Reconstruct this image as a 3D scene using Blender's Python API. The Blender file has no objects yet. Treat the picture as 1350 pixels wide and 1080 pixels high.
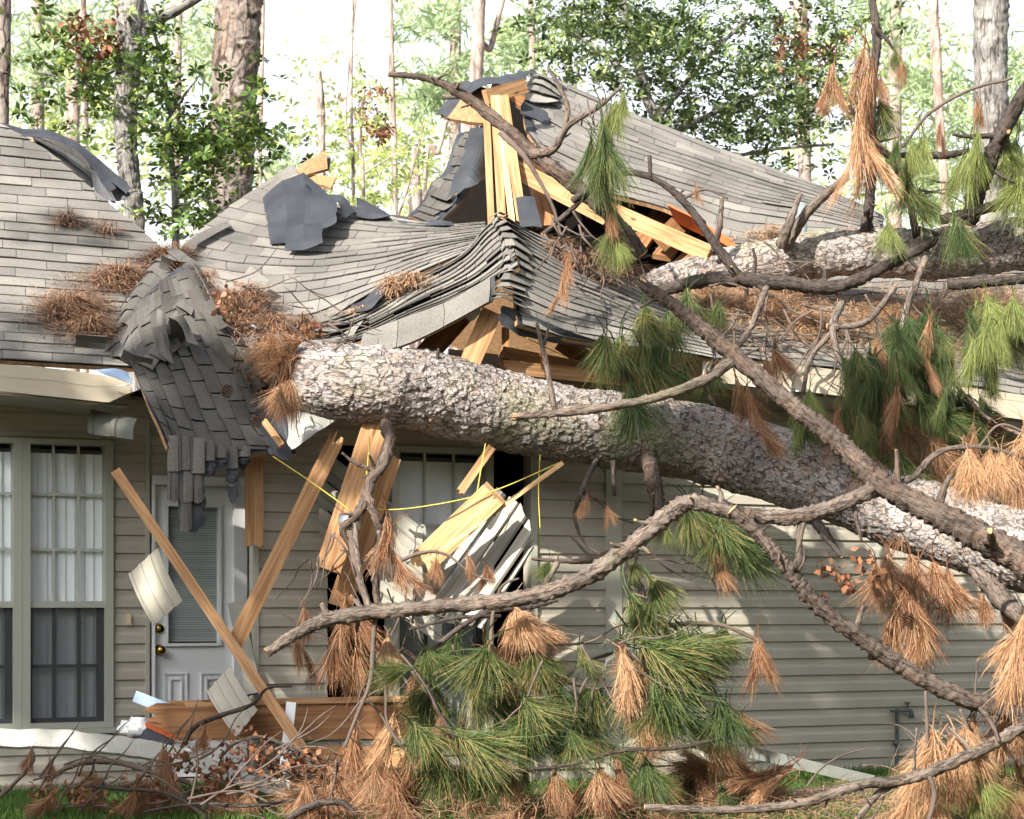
import bpy, math, random
import numpy as np
from mathutils import Vector, Matrix, noise
random.seed(7); rng = np.random.default_rng(7)
R = math.radians
C = bpy.context.scene.collection
SC = bpy.context.scene

# ------------------------------------------------------------------ camera
F, HZ, H = 2700.0, 800.0, 1.15          # focal length in photo pixels, horizon row, eye height
cam_d = bpy.data.cameras.new('camera'); cam = bpy.data.objects.new('camera', cam_d); C.objects.link(cam)
cam.location = (0, 0, H); cam.rotation_euler = (R(90), 0, 0)
cam_d.sensor_width = 36; cam_d.lens = 36*F/1350; cam_d.shift_y = (HZ-540)/1350
cam_d.clip_start = .1; cam_d.clip_end = 900
cam_d.dof.use_dof = True; cam_d.dof.focus_distance = 12.3; cam_d.dof.aperture_fstop = 5.6
SC.camera = cam
# ------------------------------------------------------------------ sky and sun
SUN = Vector((-.45, -.70, .53)).normalized()       # towards the sun
w = bpy.data.worlds.new('World'); SC.world = w; w.use_nodes = True
nt = w.node_tree; bg = nt.nodes['Background']
sk = nt.nodes.new('ShaderNodeTexSky'); sk.sky_type = 'NISHITA'; sk.sun_disc = False
sk.sun_elevation = math.asin(SUN.z); sk.sun_rotation = math.atan2(SUN.x, SUN.y)
sk.air_density = 1.0; sk.dust_density = 2.0; sk.ozone_density = 1.0
hs = nt.nodes.new('ShaderNodeHueSaturation'); hs.inputs['Saturation'].default_value = .25; hs.inputs['Value'].default_value = 1.8
nt.links.new(sk.outputs[0], hs.inputs['Color']); nt.links.new(hs.outputs[0], bg.inputs[0]); bg.inputs[1].default_value = .078
sd = bpy.data.lights.new('sun', 'SUN'); sd.energy = 5.0; sd.angle = R(.5); sd.color = (1, .93, .82)
so = bpy.data.objects.new('sun', sd); C.objects.link(so); so.rotation_euler = SUN.to_track_quat('Z', 'Y').to_euler()
so.location = (-8, -10, 12)
SC.view_settings.view_transform = 'Standard'; SC.view_settings.look = 'None'
SC.view_settings.exposure = 1.35; SC.view_settings.gamma = 1

# ------------------------------------------------------------------ pixel -> world, always at a chosen real depth
def P(px, py, Y): return Vector(((px-675)/F*Y, Y, H+(HZ-py)/F*Y))
TH = R(25); D = Vector((math.cos(TH), math.sin(TH), 0)); NI = Vector((-math.sin(TH), math.cos(TH), 0)); NO = -NI; UP = Vector((0, 0, 1))
class RoofPlane:
    def __init__(s, p0, slope): s.p, s.s = p0, slope
    def __call__(s, px, py, lift=0):
        a, b = (px-675)/F, (HZ-py)/F
        Y = (s.p.z-H-s.s*(s.p.x*NI.x+s.p.y*NI.y)+lift)/(b-s.s*(a*NI.x+NI.y))
        return P(px, py, Y)
RL = RoofPlane(P(0, 478, 11.9), .7); RM = RoofPlane(P(1030, 478, 13.2), .7)
class Facade:
    def __init__(s, p0): s.o = Vector((p0.x, p0.y, 0))
    def sz(s, px, py, off=0):
        a = (px-675)/F; o = s.o+NO*off
        # (a*Y - ox, Y - oy) . NI = 0
        Y = (o.x*NI.x+o.y*NI.y)/(a*NI.x+NI.y)
        p = P(px, py, Y); return (p-s.o).dot(D), p.z
    def pt(s, u, z, off=0): return s.o+D*u+NO*off+UP*z
WL = Facade(P(180, 800, 12.97)); WM = Facade(P(390, 800, 12.3))

# ------------------------------------------------------------------ mesh helpers
WORLD = {}
class MB:
    def __init__(s): s.v, s.f, s.uv, s.c, s.mi = [], [], [], [], []
    def add(s, vs, fs, uvs=None, col=0.5, mi=0):
        n = len(s.v); s.v += [tuple(x) for x in vs]
        for k, f in enumerate(fs):
            s.f.append([i+n for i in f]); s.uv.append(uvs[k] if uvs else [(vs[i][0], vs[i][2]) for i in f]); s.c.append(col); s.mi.append(mi)
    def quad(s, a, b, c, d, col=.5, mi=0):
        w_, h_ = (Vector(b)-Vector(a)).length, (Vector(d)-Vector(a)).length
        s.add([a, b, c, d], [[0, 1, 2, 3]], [[(0, 0), (w_, 0), (w_, h_), (0, h_)]], col, mi)
    def build(s, name, mats, parent=None, smooth=False):
        V = np.array(s.v, dtype=np.float64); o = Vector(((V[:, 0].min()+V[:, 0].max())/2, (V[:, 1].min()+V[:, 1].max())/2, V[:, 2].min()))
        V = V-np.array(o)
        me = bpy.data.meshes.new(name); me.from_pydata(V.tolist(), [], s.f)
        uvl = me.uv_layers.new(name='UVMap'); flat = [q for f in s.uv for p in f for q in p]; uvl.data.foreach_set('uv', flat)
        at = me.attributes.new('rnd', 'FLOAT', 'FACE'); at.data.foreach_set('value', s.c)
        if not isinstance(mats, (list, tuple)): mats = [mats]
        for m in mats: me.materials.append(m)
        me.polygons.foreach_set('material_index', s.mi)
        if smooth: me.polygons.foreach_set('use_smooth', [True]*len(s.f))
        return link(name, me, o, parent)
def link(name, me, o, parent=None):
    ob = bpy.data.objects.new(name, me); C.objects.link(ob)
    if parent: ob.parent = parent; ob.location = o-WORLD[parent.name]
    else: ob.location = o
    WORLD[ob.name] = Vector(o); return ob
def npmesh(name, V, faces, mats, parent=None, rnd=None, smooth=False, origin=None):
    """V (n,3), faces (m,k) arrays"""
    V = np.asarray(V, dtype=np.float64)
    o = Vector(((V[:, 0].min()+V[:, 0].max())/2, (V[:, 1].min()+V[:, 1].max())/2, V[:, 2].min())) if origin is None else Vector(origin)
    V = V-np.array(o); m, k = faces.shape
    me = bpy.data.meshes.new(name); me.vertices.add(len(V)); me.vertices.foreach_set('co', V.ravel())
    me.loops.add(m*k); me.loops.foreach_set('vertex_index', faces.ravel().astype(np.int32))
    me.polygons.add(m); me.polygons.foreach_set('loop_start', np.arange(0, m*k, k, dtype=np.int32))
    try: me.polygons.foreach_set('loop_total', np.full(m, k, dtype=np.int32))
    except Exception: pass
    if rnd is not None:
        at = me.attributes.new('rnd', 'FLOAT', 'FACE'); at.data.foreach_set('value', np.asarray(rnd, dtype=np.float32))
    if smooth: me.polygons.foreach_set('use_smooth', np.ones(m, dtype=bool))
    me.update(calc_edges=True); me.validate()
    me.materials.append(mats)
    return link(name, me, o, parent)
def tag(o, label=None, cat=None, group=None, kind=None):
    if label: o['label'] = label
    if cat: o['category'] = cat
    if group: o['group'] = group
    if kind: o['kind'] = kind
    return o
def thing(name, label, cat, loc, group=None):
    o = bpy.data.objects.new(name, None); C.objects.link(o); o.location = loc; o.empty_display_size = .2
    WORLD[o.name] = Vector(loc); return tag(o, label, cat, group)

# ------------------------------------------------------------------ materials
def lin(c): return tuple(((x/12.92) if x <= .04045 else ((x+.055)/1.055)**2.4) for x in c)
def mat(name, col, rough=.8, var=None, scale=6, bump=0, bscale=60, rnd=0, coord='Object', stretch=(1, 1, 1), metal=0, spec=.3, trans=0, detail=6, contrast=(.3, .7)):
    m = bpy.data.materials.new(name); m.use_nodes = True; n = m.node_tree.nodes; l = m.node_tree.links
    b = n['Principled BSDF']; b.inputs['Roughness'].default_value = rough; b.inputs['Metallic'].default_value = metal
    b.inputs['Specular IOR Level'].default_value = spec
    out = n['Material Output']
    tc = n.new('ShaderNodeTexCoord'); mp = n.new('ShaderNodeMapping'); mp.inputs['Scale'].default_value = stretch
    l.new(tc.outputs[coord], mp.inputs[0])
    cur = None
    if var:
        nz = n.new('ShaderNodeTexNoise'); nz.inputs['Scale'].default_value = scale; nz.inputs['Detail'].default_value = detail; nz.inputs['Roughness'].default_value = .65
        l.new(mp.outputs[0], nz.inputs[0])
        cr = n.new('ShaderNodeMapRange'); cr.inputs[1].default_value = contrast[0]; cr.inputs[2].default_value = contrast[1]; l.new(nz.outputs[0], cr.inputs[0])
        mx = n.new('ShaderNodeMix'); mx.data_type = 'RGBA'; mx.inputs[6].default_value = (*col, 1); mx.inputs[7].default_value = (*var, 1)
        l.new(cr.outputs[0], mx.inputs[0]); cur = mx.outputs[2]
    if rnd:
        at = n.new('ShaderNodeAttribute'); at.attribute_name = 'rnd'
        mr = n.new('ShaderNodeMapRange'); mr.inputs[3].default_value = 1-rnd; mr.inputs[4].default_value = 1+rnd; l.new(at.outputs['Fac'], mr.inputs[0])
        hv = n.new('ShaderNodeHueSaturation')
        if cur: l.new(cur, hv.inputs['Color'])
        else: hv.inputs['Color'].default_value = (*col, 1)
        l.new(mr.outputs[0], hv.inputs['Value']); cur = hv.outputs[0]
    if cur: l.new(cur, b.inputs['Base Color'])
    else: b.inputs['Base Color'].default_value = (*col, 1)
    if bump:
        nb = n.new('ShaderNodeTexNoise'); nb.inputs['Scale'].default_value = bscale; nb.inputs['Detail'].default_value = 4
        l.new(mp.outputs[0], nb.inputs[0])
        bp = n.new('ShaderNodeBump'); bp.inputs['Strength'].default_value = bump; bp.inputs['Distance'].default_value = .01
        l.new(nb.outputs[0], bp.inputs['Height']); l.new(bp.outputs[0], b.inputs['Normal'])
    if trans:
        tr = n.new('ShaderNodeBsdfTranslucent'); ms = n.new('ShaderNodeMixShader'); ms.inputs[0].default_value = trans
        if cur: l.new(cur, tr.inputs[0])
        else: tr.inputs[0].default_value = (*col, 1)
        l.new(b.outputs[0], ms.inputs[1]); l.new(tr.outputs[0], ms.inputs[2]); l.new(ms.outputs[0], out.inputs[0])
    return m
def bark_mat(name, a, b_, crack, scale=28, st=(1, 1, 1), moss=None, bump=.6):
    m = bpy.data.materials.new(name); m.use_nodes = True; n = m.node_tree.nodes; l = m.node_tree.links
    B = n['Principled BSDF']; B.inputs['Roughness'].default_value = .9; B.inputs['Specular IOR Level'].default_value = .15
    uv = n.new('ShaderNodeUVMap'); mp = n.new('ShaderNodeMapping'); mp.inputs['Scale'].default_value = st; l.new(uv.outputs[0], mp.inputs[0])
    nz = n.new('ShaderNodeTexNoise'); nz.inputs['Scale'].default_value = scale*.5; nz.inputs['Detail'].default_value = 5; l.new(mp.outputs[0], nz.inputs[0])
    mixv = n.new('ShaderNodeMix'); mixv.data_type = 'VECTOR'; mixv.inputs[0].default_value = .085
    l.new(mp.outputs[0], mixv.inputs[4]); l.new(nz.outputs['Color'], mixv.inputs[5])
    vo = n.new('ShaderNodeTexVoronoi'); vo.inputs['Scale'].default_value = scale; l.new(mixv.outputs[1], vo.inputs[0])
    ve = n.new('ShaderNodeTexVoronoi'); ve.feature = 'DISTANCE_TO_EDGE'; ve.inputs['Scale'].default_value = scale; l.new(mixv.outputs[1], ve.inputs[0])
    cr = n.new('ShaderNodeMapRange'); cr.inputs[1].default_value = .0; cr.inputs[2].default_value = .11
    nq = n.new('ShaderNodeTexNoise'); nq.inputs['Scale'].default_value = scale*.9; nq.inputs['Detail'].default_value = 3; l.new(mp.outputs[0], nq.inputs[0])
    aq = n.new('ShaderNodeMath'); aq.operation = 'MULTIPLY_ADD'; aq.inputs[1].default_value = .55; aq.inputs[2].default_value = -.25; l.new(nq.outputs[0], aq.inputs[0])
    ax_ = n.new('ShaderNodeMath'); ax_.operation = 'ADD'; l.new(ve.outputs[0], ax_.inputs[0]); l.new(aq.outputs[0], ax_.inputs[1]); l.new(ax_.outputs[0], cr.inputs[0])
    sp = n.new('ShaderNodeSeparateColor'); l.new(vo.outputs['Color'], sp.inputs[0])
    m1 = n.new('ShaderNodeMix'); m1.data_type = 'RGBA'; m1.inputs[6].default_value = (*a, 1); m1.inputs[7].default_value = (*b_, 1)
    ad = n.new('ShaderNodeMath'); ad.operation = 'MULTIPLY'; l.new(sp.outputs[0], ad.inputs[0]); l.new(sp.outputs[1], ad.inputs[1]); l.new(ad.outputs[0], m1.inputs[0])
    n2 = n.new('ShaderNodeTexNoise'); n2.inputs['Scale'].default_value = scale*3; n2.inputs['Detail'].default_value = 6; l.new(mp.outputs[0], n2.inputs[0])
    mr = n.new('ShaderNodeMapRange'); mr.inputs[1].default_value = .3; mr.inputs[2].default_value = .7; mr.inputs[3].default_value = .6; mr.inputs[4].default_value = 1.15; l.new(n2.outputs[0], mr.inputs[0])
    mu = n.new('ShaderNodeMix'); mu.data_type = 'RGBA'; mu.blend_type = 'MULTIPLY'; mu.inputs[0].default_value = 1; l.new(m1.outputs[2], mu.inputs[6]); l.new(mr.outputs[0], mu.inputs[7])
    m2 = n.new('ShaderNodeMix'); m2.data_type = 'RGBA'; m2.inputs[6].default_value = (*crack, 1); l.new(mu.outputs[2], m2.inputs[7]); l.new(cr.outputs[0], m2.inputs[0])
    nL = n.new('ShaderNodeTexNoise'); nL.inputs['Scale'].default_value = 4.5; nL.inputs['Detail'].default_value = 5; l.new(uv.outputs[0], nL.inputs[0])
    rL = n.new('ShaderNodeMapRange'); rL.inputs[1].default_value = .35; rL.inputs[2].default_value = .65; rL.inputs[3].default_value = .62; rL.inputs[4].default_value = 1.15; l.new(nL.outputs[0], rL.inputs[0])
    mL = n.new('ShaderNodeMix'); mL.data_type = 'RGBA'; mL.blend_type = 'MULTIPLY'; mL.inputs[0].default_value = 1; l.new(m2.outputs[2], mL.inputs[6]); l.new(rL.outputs[0], mL.inputs[7])
    last = mL.outputs[2]
    if moss:
        n3 = n.new('ShaderNodeTexNoise'); n3.inputs['Scale'].default_value = 1.6; n3.inputs['Detail'].default_value = 8; l.new(uv.outputs[0], n3.inputs[0])
        m3r = n.new('ShaderNodeMapRange'); m3r.inputs[1].default_value = .56; m3r.inputs[2].default_value = .72; m3r.inputs[4].default_value = .7; l.new(n3.outputs[0], m3r.inputs[0])
        m3 = n.new('ShaderNodeMix'); m3.data_type = 'RGBA'; l.new(last, m3.inputs[6]); m3.inputs[7].default_value = (*moss, 1); l.new(m3r.outputs[0], m3.inputs[0]); last = m3.outputs[2]
    l.new(last, B.inputs['Base Color'])
    bh = n.new('ShaderNodeMath'); bh.operation = 'MULTIPLY_ADD'; l.new(cr.outputs[0], bh.inputs[0]); bh.inputs[1].default_value = 1; l.new(n2.outputs[0], bh.inputs[2])
    bp = n.new('ShaderNodeBump'); bp.inputs['Strength'].default_value = bump; bp.inputs['Distance'].default_value = .012; l.new(bh.outputs[0], bp.inputs['Height']); l.new(bp.outputs[0], B.inputs['Normal'])
    return m
def wood_mat(name, a, b_, rough=.75):
    m = bpy.data.materials.new(name); m.use_nodes = True; n = m.node_tree.nodes; l = m.node_tree.links
    B = n['Principled BSDF']; B.inputs['Roughness'].default_value = rough; B.inputs['Specular IOR Level'].default_value = .2
    uv = n.new('ShaderNodeUVMap'); mp = n.new('ShaderNodeMapping'); mp.inputs['Scale'].default_value = (1.2, 22, 1); l.new(uv.outputs[0], mp.inputs[0])
    n1 = n.new('ShaderNodeTexNoise'); n1.inputs['Scale'].default_value = 2.2; n1.inputs['Detail'].default_value = 7; n1.inputs['Distortion'].default_value = .7; l.new(mp.outputs[0], n1.inputs[0])
    r1 = n.new('ShaderNodeMapRange'); r1.inputs[1].default_value = .38; r1.inputs[2].default_value = .62; l.new(n1.outputs[0], r1.inputs[0])
    m1 = n.new('ShaderNodeMix'); m1.data_type = 'RGBA'; m1.inputs[6].default_value = (*a, 1); m1.inputs[7].default_value = (*b_, 1); l.new(r1.outputs[0], m1.inputs[0])
    # knots
    mk = n.new('ShaderNodeMapping'); mk.inputs['Scale'].default_value = (3, 9, 1); l.new(uv.outputs[0], mk.inputs[0])
    vo = n.new('ShaderNodeTexVoronoi'); vo.inputs['Scale'].default_value = 1; l.new(mk.outputs[0], vo.inputs[0])
    r2 = n.new('ShaderNodeMapRange'); r2.inputs[1].default_value = .06; r2.inputs[2].default_value = .13; l.new(vo.outputs[0], r2.inputs[0])
    m2 = n.new('ShaderNodeMix'); m2.data_type = 'RGBA'; m2.inputs[6].default_value = (b_[0]*.4, b_[1]*.28, b_[2]*.22, 1); l.new(m1.outputs[2], m2.inputs[7]); l.new(r2.outputs[0], m2.inputs[0])
    l.new(m2.outputs[2], B.inputs['Base Color'])
    bp = n.new('ShaderNodeBump'); bp.inputs['Strength'].default_value = .3; bp.inputs['Distance'].default_value = .004; l.new(n1.outputs[0], bp.inputs['Height']); l.new(bp.outputs[0], B.inputs['Normal'])
    return m
def shingle_mat(name, a, b_):
    m = bpy.data.materials.new(name); m.use_nodes = True; n = m.node_tree.nodes; l = m.node_tree.links
    B = n['Principled BSDF']; B.inputs['Roughness'].default_value = .92; B.inputs['Specular IOR Level'].default_value = .2
    tc = n.new('ShaderNodeTexCoord')
    at = n.new('ShaderNodeAttribute'); at.attribute_name = 'rnd'
    m1 = n.new('ShaderNodeMix'); m1.data_type = 'RGBA'; m1.inputs[6].default_value = (*a, 1); m1.inputs[7].default_value = (*b_, 1); l.new(at.outputs['Fac'], m1.inputs[0])
    g = n.new('ShaderNodeTexNoise'); g.inputs['Scale'].default_value = 230; g.inputs['Detail'].default_value = 3; l.new(tc.outputs['Object'], g.inputs[0])
    g2 = n.new('ShaderNodeTexNoise'); g2.inputs['Scale'].default_value = 2.3; g2.inputs['Detail'].default_value = 7; l.new(tc.outputs['Object'], g2.inputs[0])
    r1 = n.new('ShaderNodeMapRange'); r1.inputs[1].default_value = .3; r1.inputs[2].default_value = .7; r1.inputs[3].default_value = .55; r1.inputs[4].default_value = 1.4; l.new(g.outputs[0], r1.inputs[0])
    r2 = n.new('ShaderNodeMapRange'); r2.inputs[1].default_value = .3; r2.inputs[2].default_value = .7; r2.inputs[3].default_value = .72; r2.inputs[4].default_value = 1.2; l.new(g2.outputs[0], r2.inputs[0])
    mm = n.new('ShaderNodeMath'); mm.operation = 'MULTIPLY'; l.new(r1.outputs[0], mm.inputs[0]); l.new(r2.outputs[0], mm.inputs[1])
    mu = n.new('ShaderNodeMix'); mu.data_type = 'RGBA'; mu.blend_type = 'MULTIPLY'; mu.inputs[0].default_value = 1; l.new(m1.outputs[2], mu.inputs[6]); l.new(mm.outputs[0], mu.inputs[7])
    l.new(mu.outputs[2], B.inputs['Base Color'])
    bp = n.new('ShaderNodeBump'); bp.inputs['Strength'].default_value = .5; bp.inputs['Distance'].default_value = .004; l.new(g.outputs[0], bp.inputs['Height']); l.new(bp.outputs[0], B.inputs['Normal'])
    return m
M = dict(
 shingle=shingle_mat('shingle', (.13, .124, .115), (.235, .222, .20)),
 shingle_dark=shingle_mat('shingle_dark', (.075, .071, .067), (.135, .127, .117)),  # darker copy of shingle; shade on the hanging sheet put into its colour
 felt=mat('black_felt', (.018, .02, .026), .6, var=(.05, .055, .065), scale=5, bump=.4, bscale=14),
 felt_sheen=mat('felt_sheen', (.02, .022, .028), .45, var=(.045, .05, .058), scale=3, bump=.4, bscale=9, spec=.35),
 siding=mat('vinyl_siding', (.41, .385, .325), .5, var=(.34, .315, .26), scale=1.6, bump=.12, bscale=120, stretch=(1, 1, 1), contrast=(.35, .65)),
 siding_back=mat('siding_reverse', (.30, .29, .25), .6, var=(.22, .21, .18), scale=5),
 trim=mat('trim_vinyl', (.42, .42, .36), .45, var=(.37, .37, .31), scale=4),
 fascia=mat('fascia_paint', (.50, .44, .34), .5, var=(.45, .39, .30), scale=3),
 white=mat('white_paint', (.78, .79, .80), .4, var=(.70, .72, .74), scale=3),
 whitemetal=mat('white_metal', (.50, .50, .47), .4, var=(.34, .34, .31), scale=4, metal=.1, bump=.3, bscale=7),
 winframe=mat('window_frame', (.36, .37, .32), .5),
 screen=mat('window_screen', (.10, .12, .13), .7, var=(.13, .15, .16), scale=30),
 blind=mat('blind_vinyl', (.86, .88, .88), .6, rnd=.08),
 muntin=mat('muntin', (.42, .43, .39), .5),
 darkmuntin=mat('dark_muntin', (.06, .06, .06), .6),
 brass=mat('brass', (.45, .28, .08), .25, metal=1),
 steel=mat('galvanised', (.42, .43, .45), .38, var=(.28, .29, .3), scale=12, metal=.8),
 dark_iron=mat('dark_pipe', (.07, .08, .08), .6, var=(.13, .15, .14), scale=25),
 blueflash=mat('blue_flashing', (.34, .45, .60), .35, var=(.22, .30, .42), scale=5, metal=.2),
 plastic=mat('plastic_sheet', (.40, .40, .37), .3, var=(.26, .26, .24), scale=4, bump=.8, bscale=9, trans=.25, spec=.6),
 interior=mat('interior_shade', (.006, .0055, .005), .9, var=(.012, .010, .009), scale=2, spec=0),  # near-black colour stands in for the shade of unlit rooms and attic
 osb=mat('osb', (.33, .20, .10), .85, var=(.17, .09, .045), scale=35, bump=.4, bscale=50, stretch=(1, 1, 1)),
 red=mat('red_orange_board', (.50, .10, .025), .5, var=(.35, .07, .02), scale=5),
 white_cloth=mat('white_cloth', (.72, .72, .70), .8, bump=.6, bscale=22),
 yellow=mat('yellow_cable', (.50, .40, .07), .5),
 wood=wood_mat('fresh_pine', (.40, .235, .12), (.25, .13, .058)),
 wood_old=wood_mat('framing_brown', (.28, .145, .068), (.17, .08, .034)),
 wood_pale=wood_mat('splintered_pine', (.60, .41, .22), (.42, .24, .11)),
 broken=mat('raw_break', (.72, .45, .20), .8, var=(.42, .20, .07), scale=40, bump=.8, bscale=80),
 bark=bark_mat('pine_bark', (.34, .315, .305), (.32, .235, .19), (.12, .10, .09), 30, (.6, 1, 1), moss=(.26, .26, .15), bump=.9),
 bark_far=bark_mat('pine_bark_standing', (.235, .20, .18), (.20, .14, .105), (.05, .035, .028), 9, (.45, 1.1, 1)),
 bark_oak=bark_mat('grey_oak_bark', (.26, .25, .235), (.20, .18, .16), (.07, .06, .055), 22, (.22, 1.3, 1)),
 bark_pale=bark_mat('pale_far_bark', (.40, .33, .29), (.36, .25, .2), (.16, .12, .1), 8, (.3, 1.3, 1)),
 limb=bark_mat('limb_bark', (.175, .145, .125), (.17, .115, .085), (.055, .042, .036), 44, (.22, 1, 1), moss=(.16, .16, .10)),
 limb_mid=bark_mat('limb_bark_brown', (.125, .10, .085), (.14, .085, .06), (.045, .035, .03), 44, (.22, 1, 1)),
 limb_dark=bark_mat('dark_limb_bark', (.085, .07, .062), (.07, .052, .044), (.03, .024, .02), 46, (.25, 1, 1)),
 twig=mat('twig_bark', (.075, .055, .045), .9, var=(.13, .10, .085), scale=7),
 grass=mat('grass', (.07, .14, .028), .8, rnd=.5, trans=.3),
 soil=mat('soil', (.10, .075, .05), .95, var=(.05, .07, .025), scale=3, bump=.8, bscale=20),
 straw=mat('pine_straw', (.26, .155, .098), .85, rnd=.65, trans=.15),
 straw_tan=mat('tan_pine_straw', (.44, .28, .17), .8, rnd=.5, trans=.2),
 nred=mat('needles_dead', (.32, .15, .075), .8, rnd=.6, trans=.2),
 ntan=mat('needles_tan', (.56, .35, .20), .75, rnd=.45, trans=.25),
 ngreen=mat('needles_green', (.088, .135, .04), .55, rnd=.65, trans=.25),
 nblue=mat('needles_deep_green', (.05, .082, .026), .55, rnd=.6, trans=.2),
 nyell=mat('needles_yellow_green', (.24, .28, .09), .6, rnd=.5, trans=.35),
 magnolia=mat('magnolia_leaf', (.075, .13, .028), .3, rnd=.75, trans=.25, spec=.6),
 oakleaf=mat('oak_leaf', (.09, .135, .045), .4, rnd=.8, trans=.25, spec=.5),
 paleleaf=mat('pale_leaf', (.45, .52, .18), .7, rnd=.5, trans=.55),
 paleleaf2=mat('pale_blue_green_leaf', (.42, .52, .30), .7, rnd=.35, trans=.5),  # paleness of overexposed far crowns put into the leaf colour
 deadleaf=mat('dead_leaf', (.21, .095, .05), .6, rnd=.6, trans=.25),
 deadleaf_pale=mat('copper_leaf', (.42, .19, .10), .5, rnd=.5, trans=.25),
 cone=mat('pine_cone', (.14, .075, .045), .85, rnd=.5),
 pvc=mat('grey_vent', (.16, .18, .19), .5),
)
def mixed(name, col, thr):
    m = M[name]; n = m.node_tree.nodes; l = m.node_tree.links; hv = next(x for x in n if x.bl_idname == 'ShaderNodeHueSaturation'); at = next(x for x in n if x.bl_idname == 'ShaderNodeAttribute')
    gt = n.new('ShaderNodeMapRange'); gt.inputs[1].default_value = thr; gt.inputs[2].default_value = min(1, thr+.12); l.new(at.outputs['Fac'], gt.inputs[0])
    mx = n.new('ShaderNodeMix'); mx.data_type = 'RGBA'; mx.inputs[6].default_value = hv.inputs['Color'].default_value; mx.inputs[7].default_value = (*col, 1); l.new(gt.outputs[0], mx.inputs[0]); l.new(mx.outputs[2], hv.inputs['Color'])
mixed('ngreen', (.17, .13, .05), .72); mixed('nblue', (.11, .12, .035), .78); mixed('nred', (.30, .20, .12), .6); mixed('ntan', (.36, .20, .11), .62); mixed('magnolia', (.20, .24, .06), .8); mixed('oakleaf', (.19, .22, .09), .8)
def glass_mat():
    m = bpy.data.materials.new('window_glass'); m.use_nodes = True; n = m.node_tree.nodes; l = m.node_tree.links
    n.remove(n['Principled BSDF']); g = n.new('ShaderNodeBsdfGlossy'); g.inputs['Roughness'].default_value = .02; g.inputs[0].default_value = (.9, .95, 1, 1)
    t = n.new('ShaderNodeBsdfTransparent'); t.inputs[0].default_value = (.95, .97, .98, 1); ms = n.new('ShaderNodeMixShader')
    fr = n.new('ShaderNodeFresnel'); fr.inputs[0].default_value = 1.6; ms.inputs[0].default_value = .07; l.new(t.outputs[0], ms.inputs[1]); l.new(g.outputs[0], ms.inputs[2]); l.new(ms.outputs[0], n['Material Output'].inputs[0])
    return m
M['glass'] = glass_mat()
def screen_mat():
    m = bpy.data.materials.new('insect_mesh'); m.use_nodes = True; n = m.node_tree.nodes; l = m.node_tree.links
    b = n['Principled BSDF']; b.inputs['Base Color'].default_value = (.05, .055, .06, 1); b.inputs['Roughness'].default_value = .8; t = n.new('ShaderNodeBsdfTransparent'); ms = n.new('ShaderNodeMixShader'); ms.inputs[0].default_value = .5
    l.new(t.outputs[0], ms.inputs[1]); l.new(b.outputs[0], ms.inputs[2]); l.new(ms.outputs[0], n['Material Output'].inputs[0]); return m
M['mesh_screen'] = screen_mat(); M['soffit_dark'] = mat('shaded_soffit_grey_flashing', (.13, .135, .12), .6, var=(.09, .095, .085), scale=8)  # hanging soffit's shade put into the colour; the drip edge's own grey too

# ------------------------------------------------------------------ shape helpers
def cr(p0, p1, p2, p3, t):
    return .5*((2*p1)+(p2-p0)*t+(2*p0-5*p1+4*p2-p3)*t*t+(3*p1-p0-3*p2+p3)*t*t*t)
def curve(pts, t):            # t in 0..1
    n = len(pts)-1; x = min(max(t, 0), 1)*n; i = min(int(x), n-1); f = x-i
    a = pts[i-1] if i > 0 else pts[i]*2-pts[i+1]; d = pts[i+2] if i+2 <= n else pts[i+1]*2-pts[i]
    return cr(a, pts[i], pts[i+1], d, f)
def fbox(mb, W, s0, s1, z0, z1, o0, o1, col=.5, mi=0):
    p = [W.pt(s, z, o) for o in (o1, o0) for z in (z0, z1) for s in (s0, s1)]   # 0..3 front (o1), 4..7 back
    for a in ([0, 1, 3, 2], [5, 4, 6, 7], [4, 0, 2, 6], [1, 5, 7, 3], [2, 3, 7, 6], [4, 5, 1, 0]):
        mb.quad(*[p[i] for i in a], col=col, mi=mi)
def beam(mb, a, b, w_, t_, up=Vector((0, 0, 1)), splA=0, splB=0, col=.5, seg=1, bend=0):
    """lumber from a to b: width w_ (in the 'up' sense), thickness t_; splA/B = splintered end length"""
    a, b = Vector(a), Vector(b); d = (b-a); L = d.length; d.normalize()
    side = d.cross(up).normalized(); u = side.cross(d).normalized()
    off = random.random()*5
    n = 6
    def ring(base, spl, sgn):
        out = []
        for k in range(n+1):
            q = k/n-.5; e = (random.random()*spl) if spl else 0
            out.append((base+u*(q*w_)+d*(sgn*e)))
        return out
    A = ring(a, splA, -1); B = ring(b, splB, 1)
    for s in (-1, 1):
        for k in range(n):
            p = [A[k]+side*s*t_/2, B[k]+side*s*t_/2, B[k+1]+side*s*t_/2, A[k+1]+side*s*t_/2]
            q0, q1 = (k/n)*w_+off, ((k+1)/n)*w_+off
            uvs = [[(0, q0), (L, q0), (L, q1), (0, q1)]]
            f = [0, 1, 2, 3] if s > 0 else [3, 2, 1, 0]
            mb.add(p, [f], [[uvs[0][i] for i in f]], col)
    for k, s in ((0, -1), (n, 1)):
        p = [A[k]-side*t_/2, B[k]-side*t_/2, B[k]+side*t_/2, A[k]+side*t_/2]
        mb.add(p, [[0, 1, 2, 3]], [[(0, off), (L, off), (L, off+t_), (0, off+t_)]], col)
    for E, s in ((A, -1), (B, 1)):
        for k in range(n):
            mb.add([E[k]-side*t_/2, E[k+1]-side*t_/2, E[k+1]+side*t_/2, E[k]+side*t_/2], [[0, 1, 2, 3]], [[(0, k*.01+off), (.01, k*.01+off), (.01, off+t_), (0, off+t_)]], col)
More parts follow.
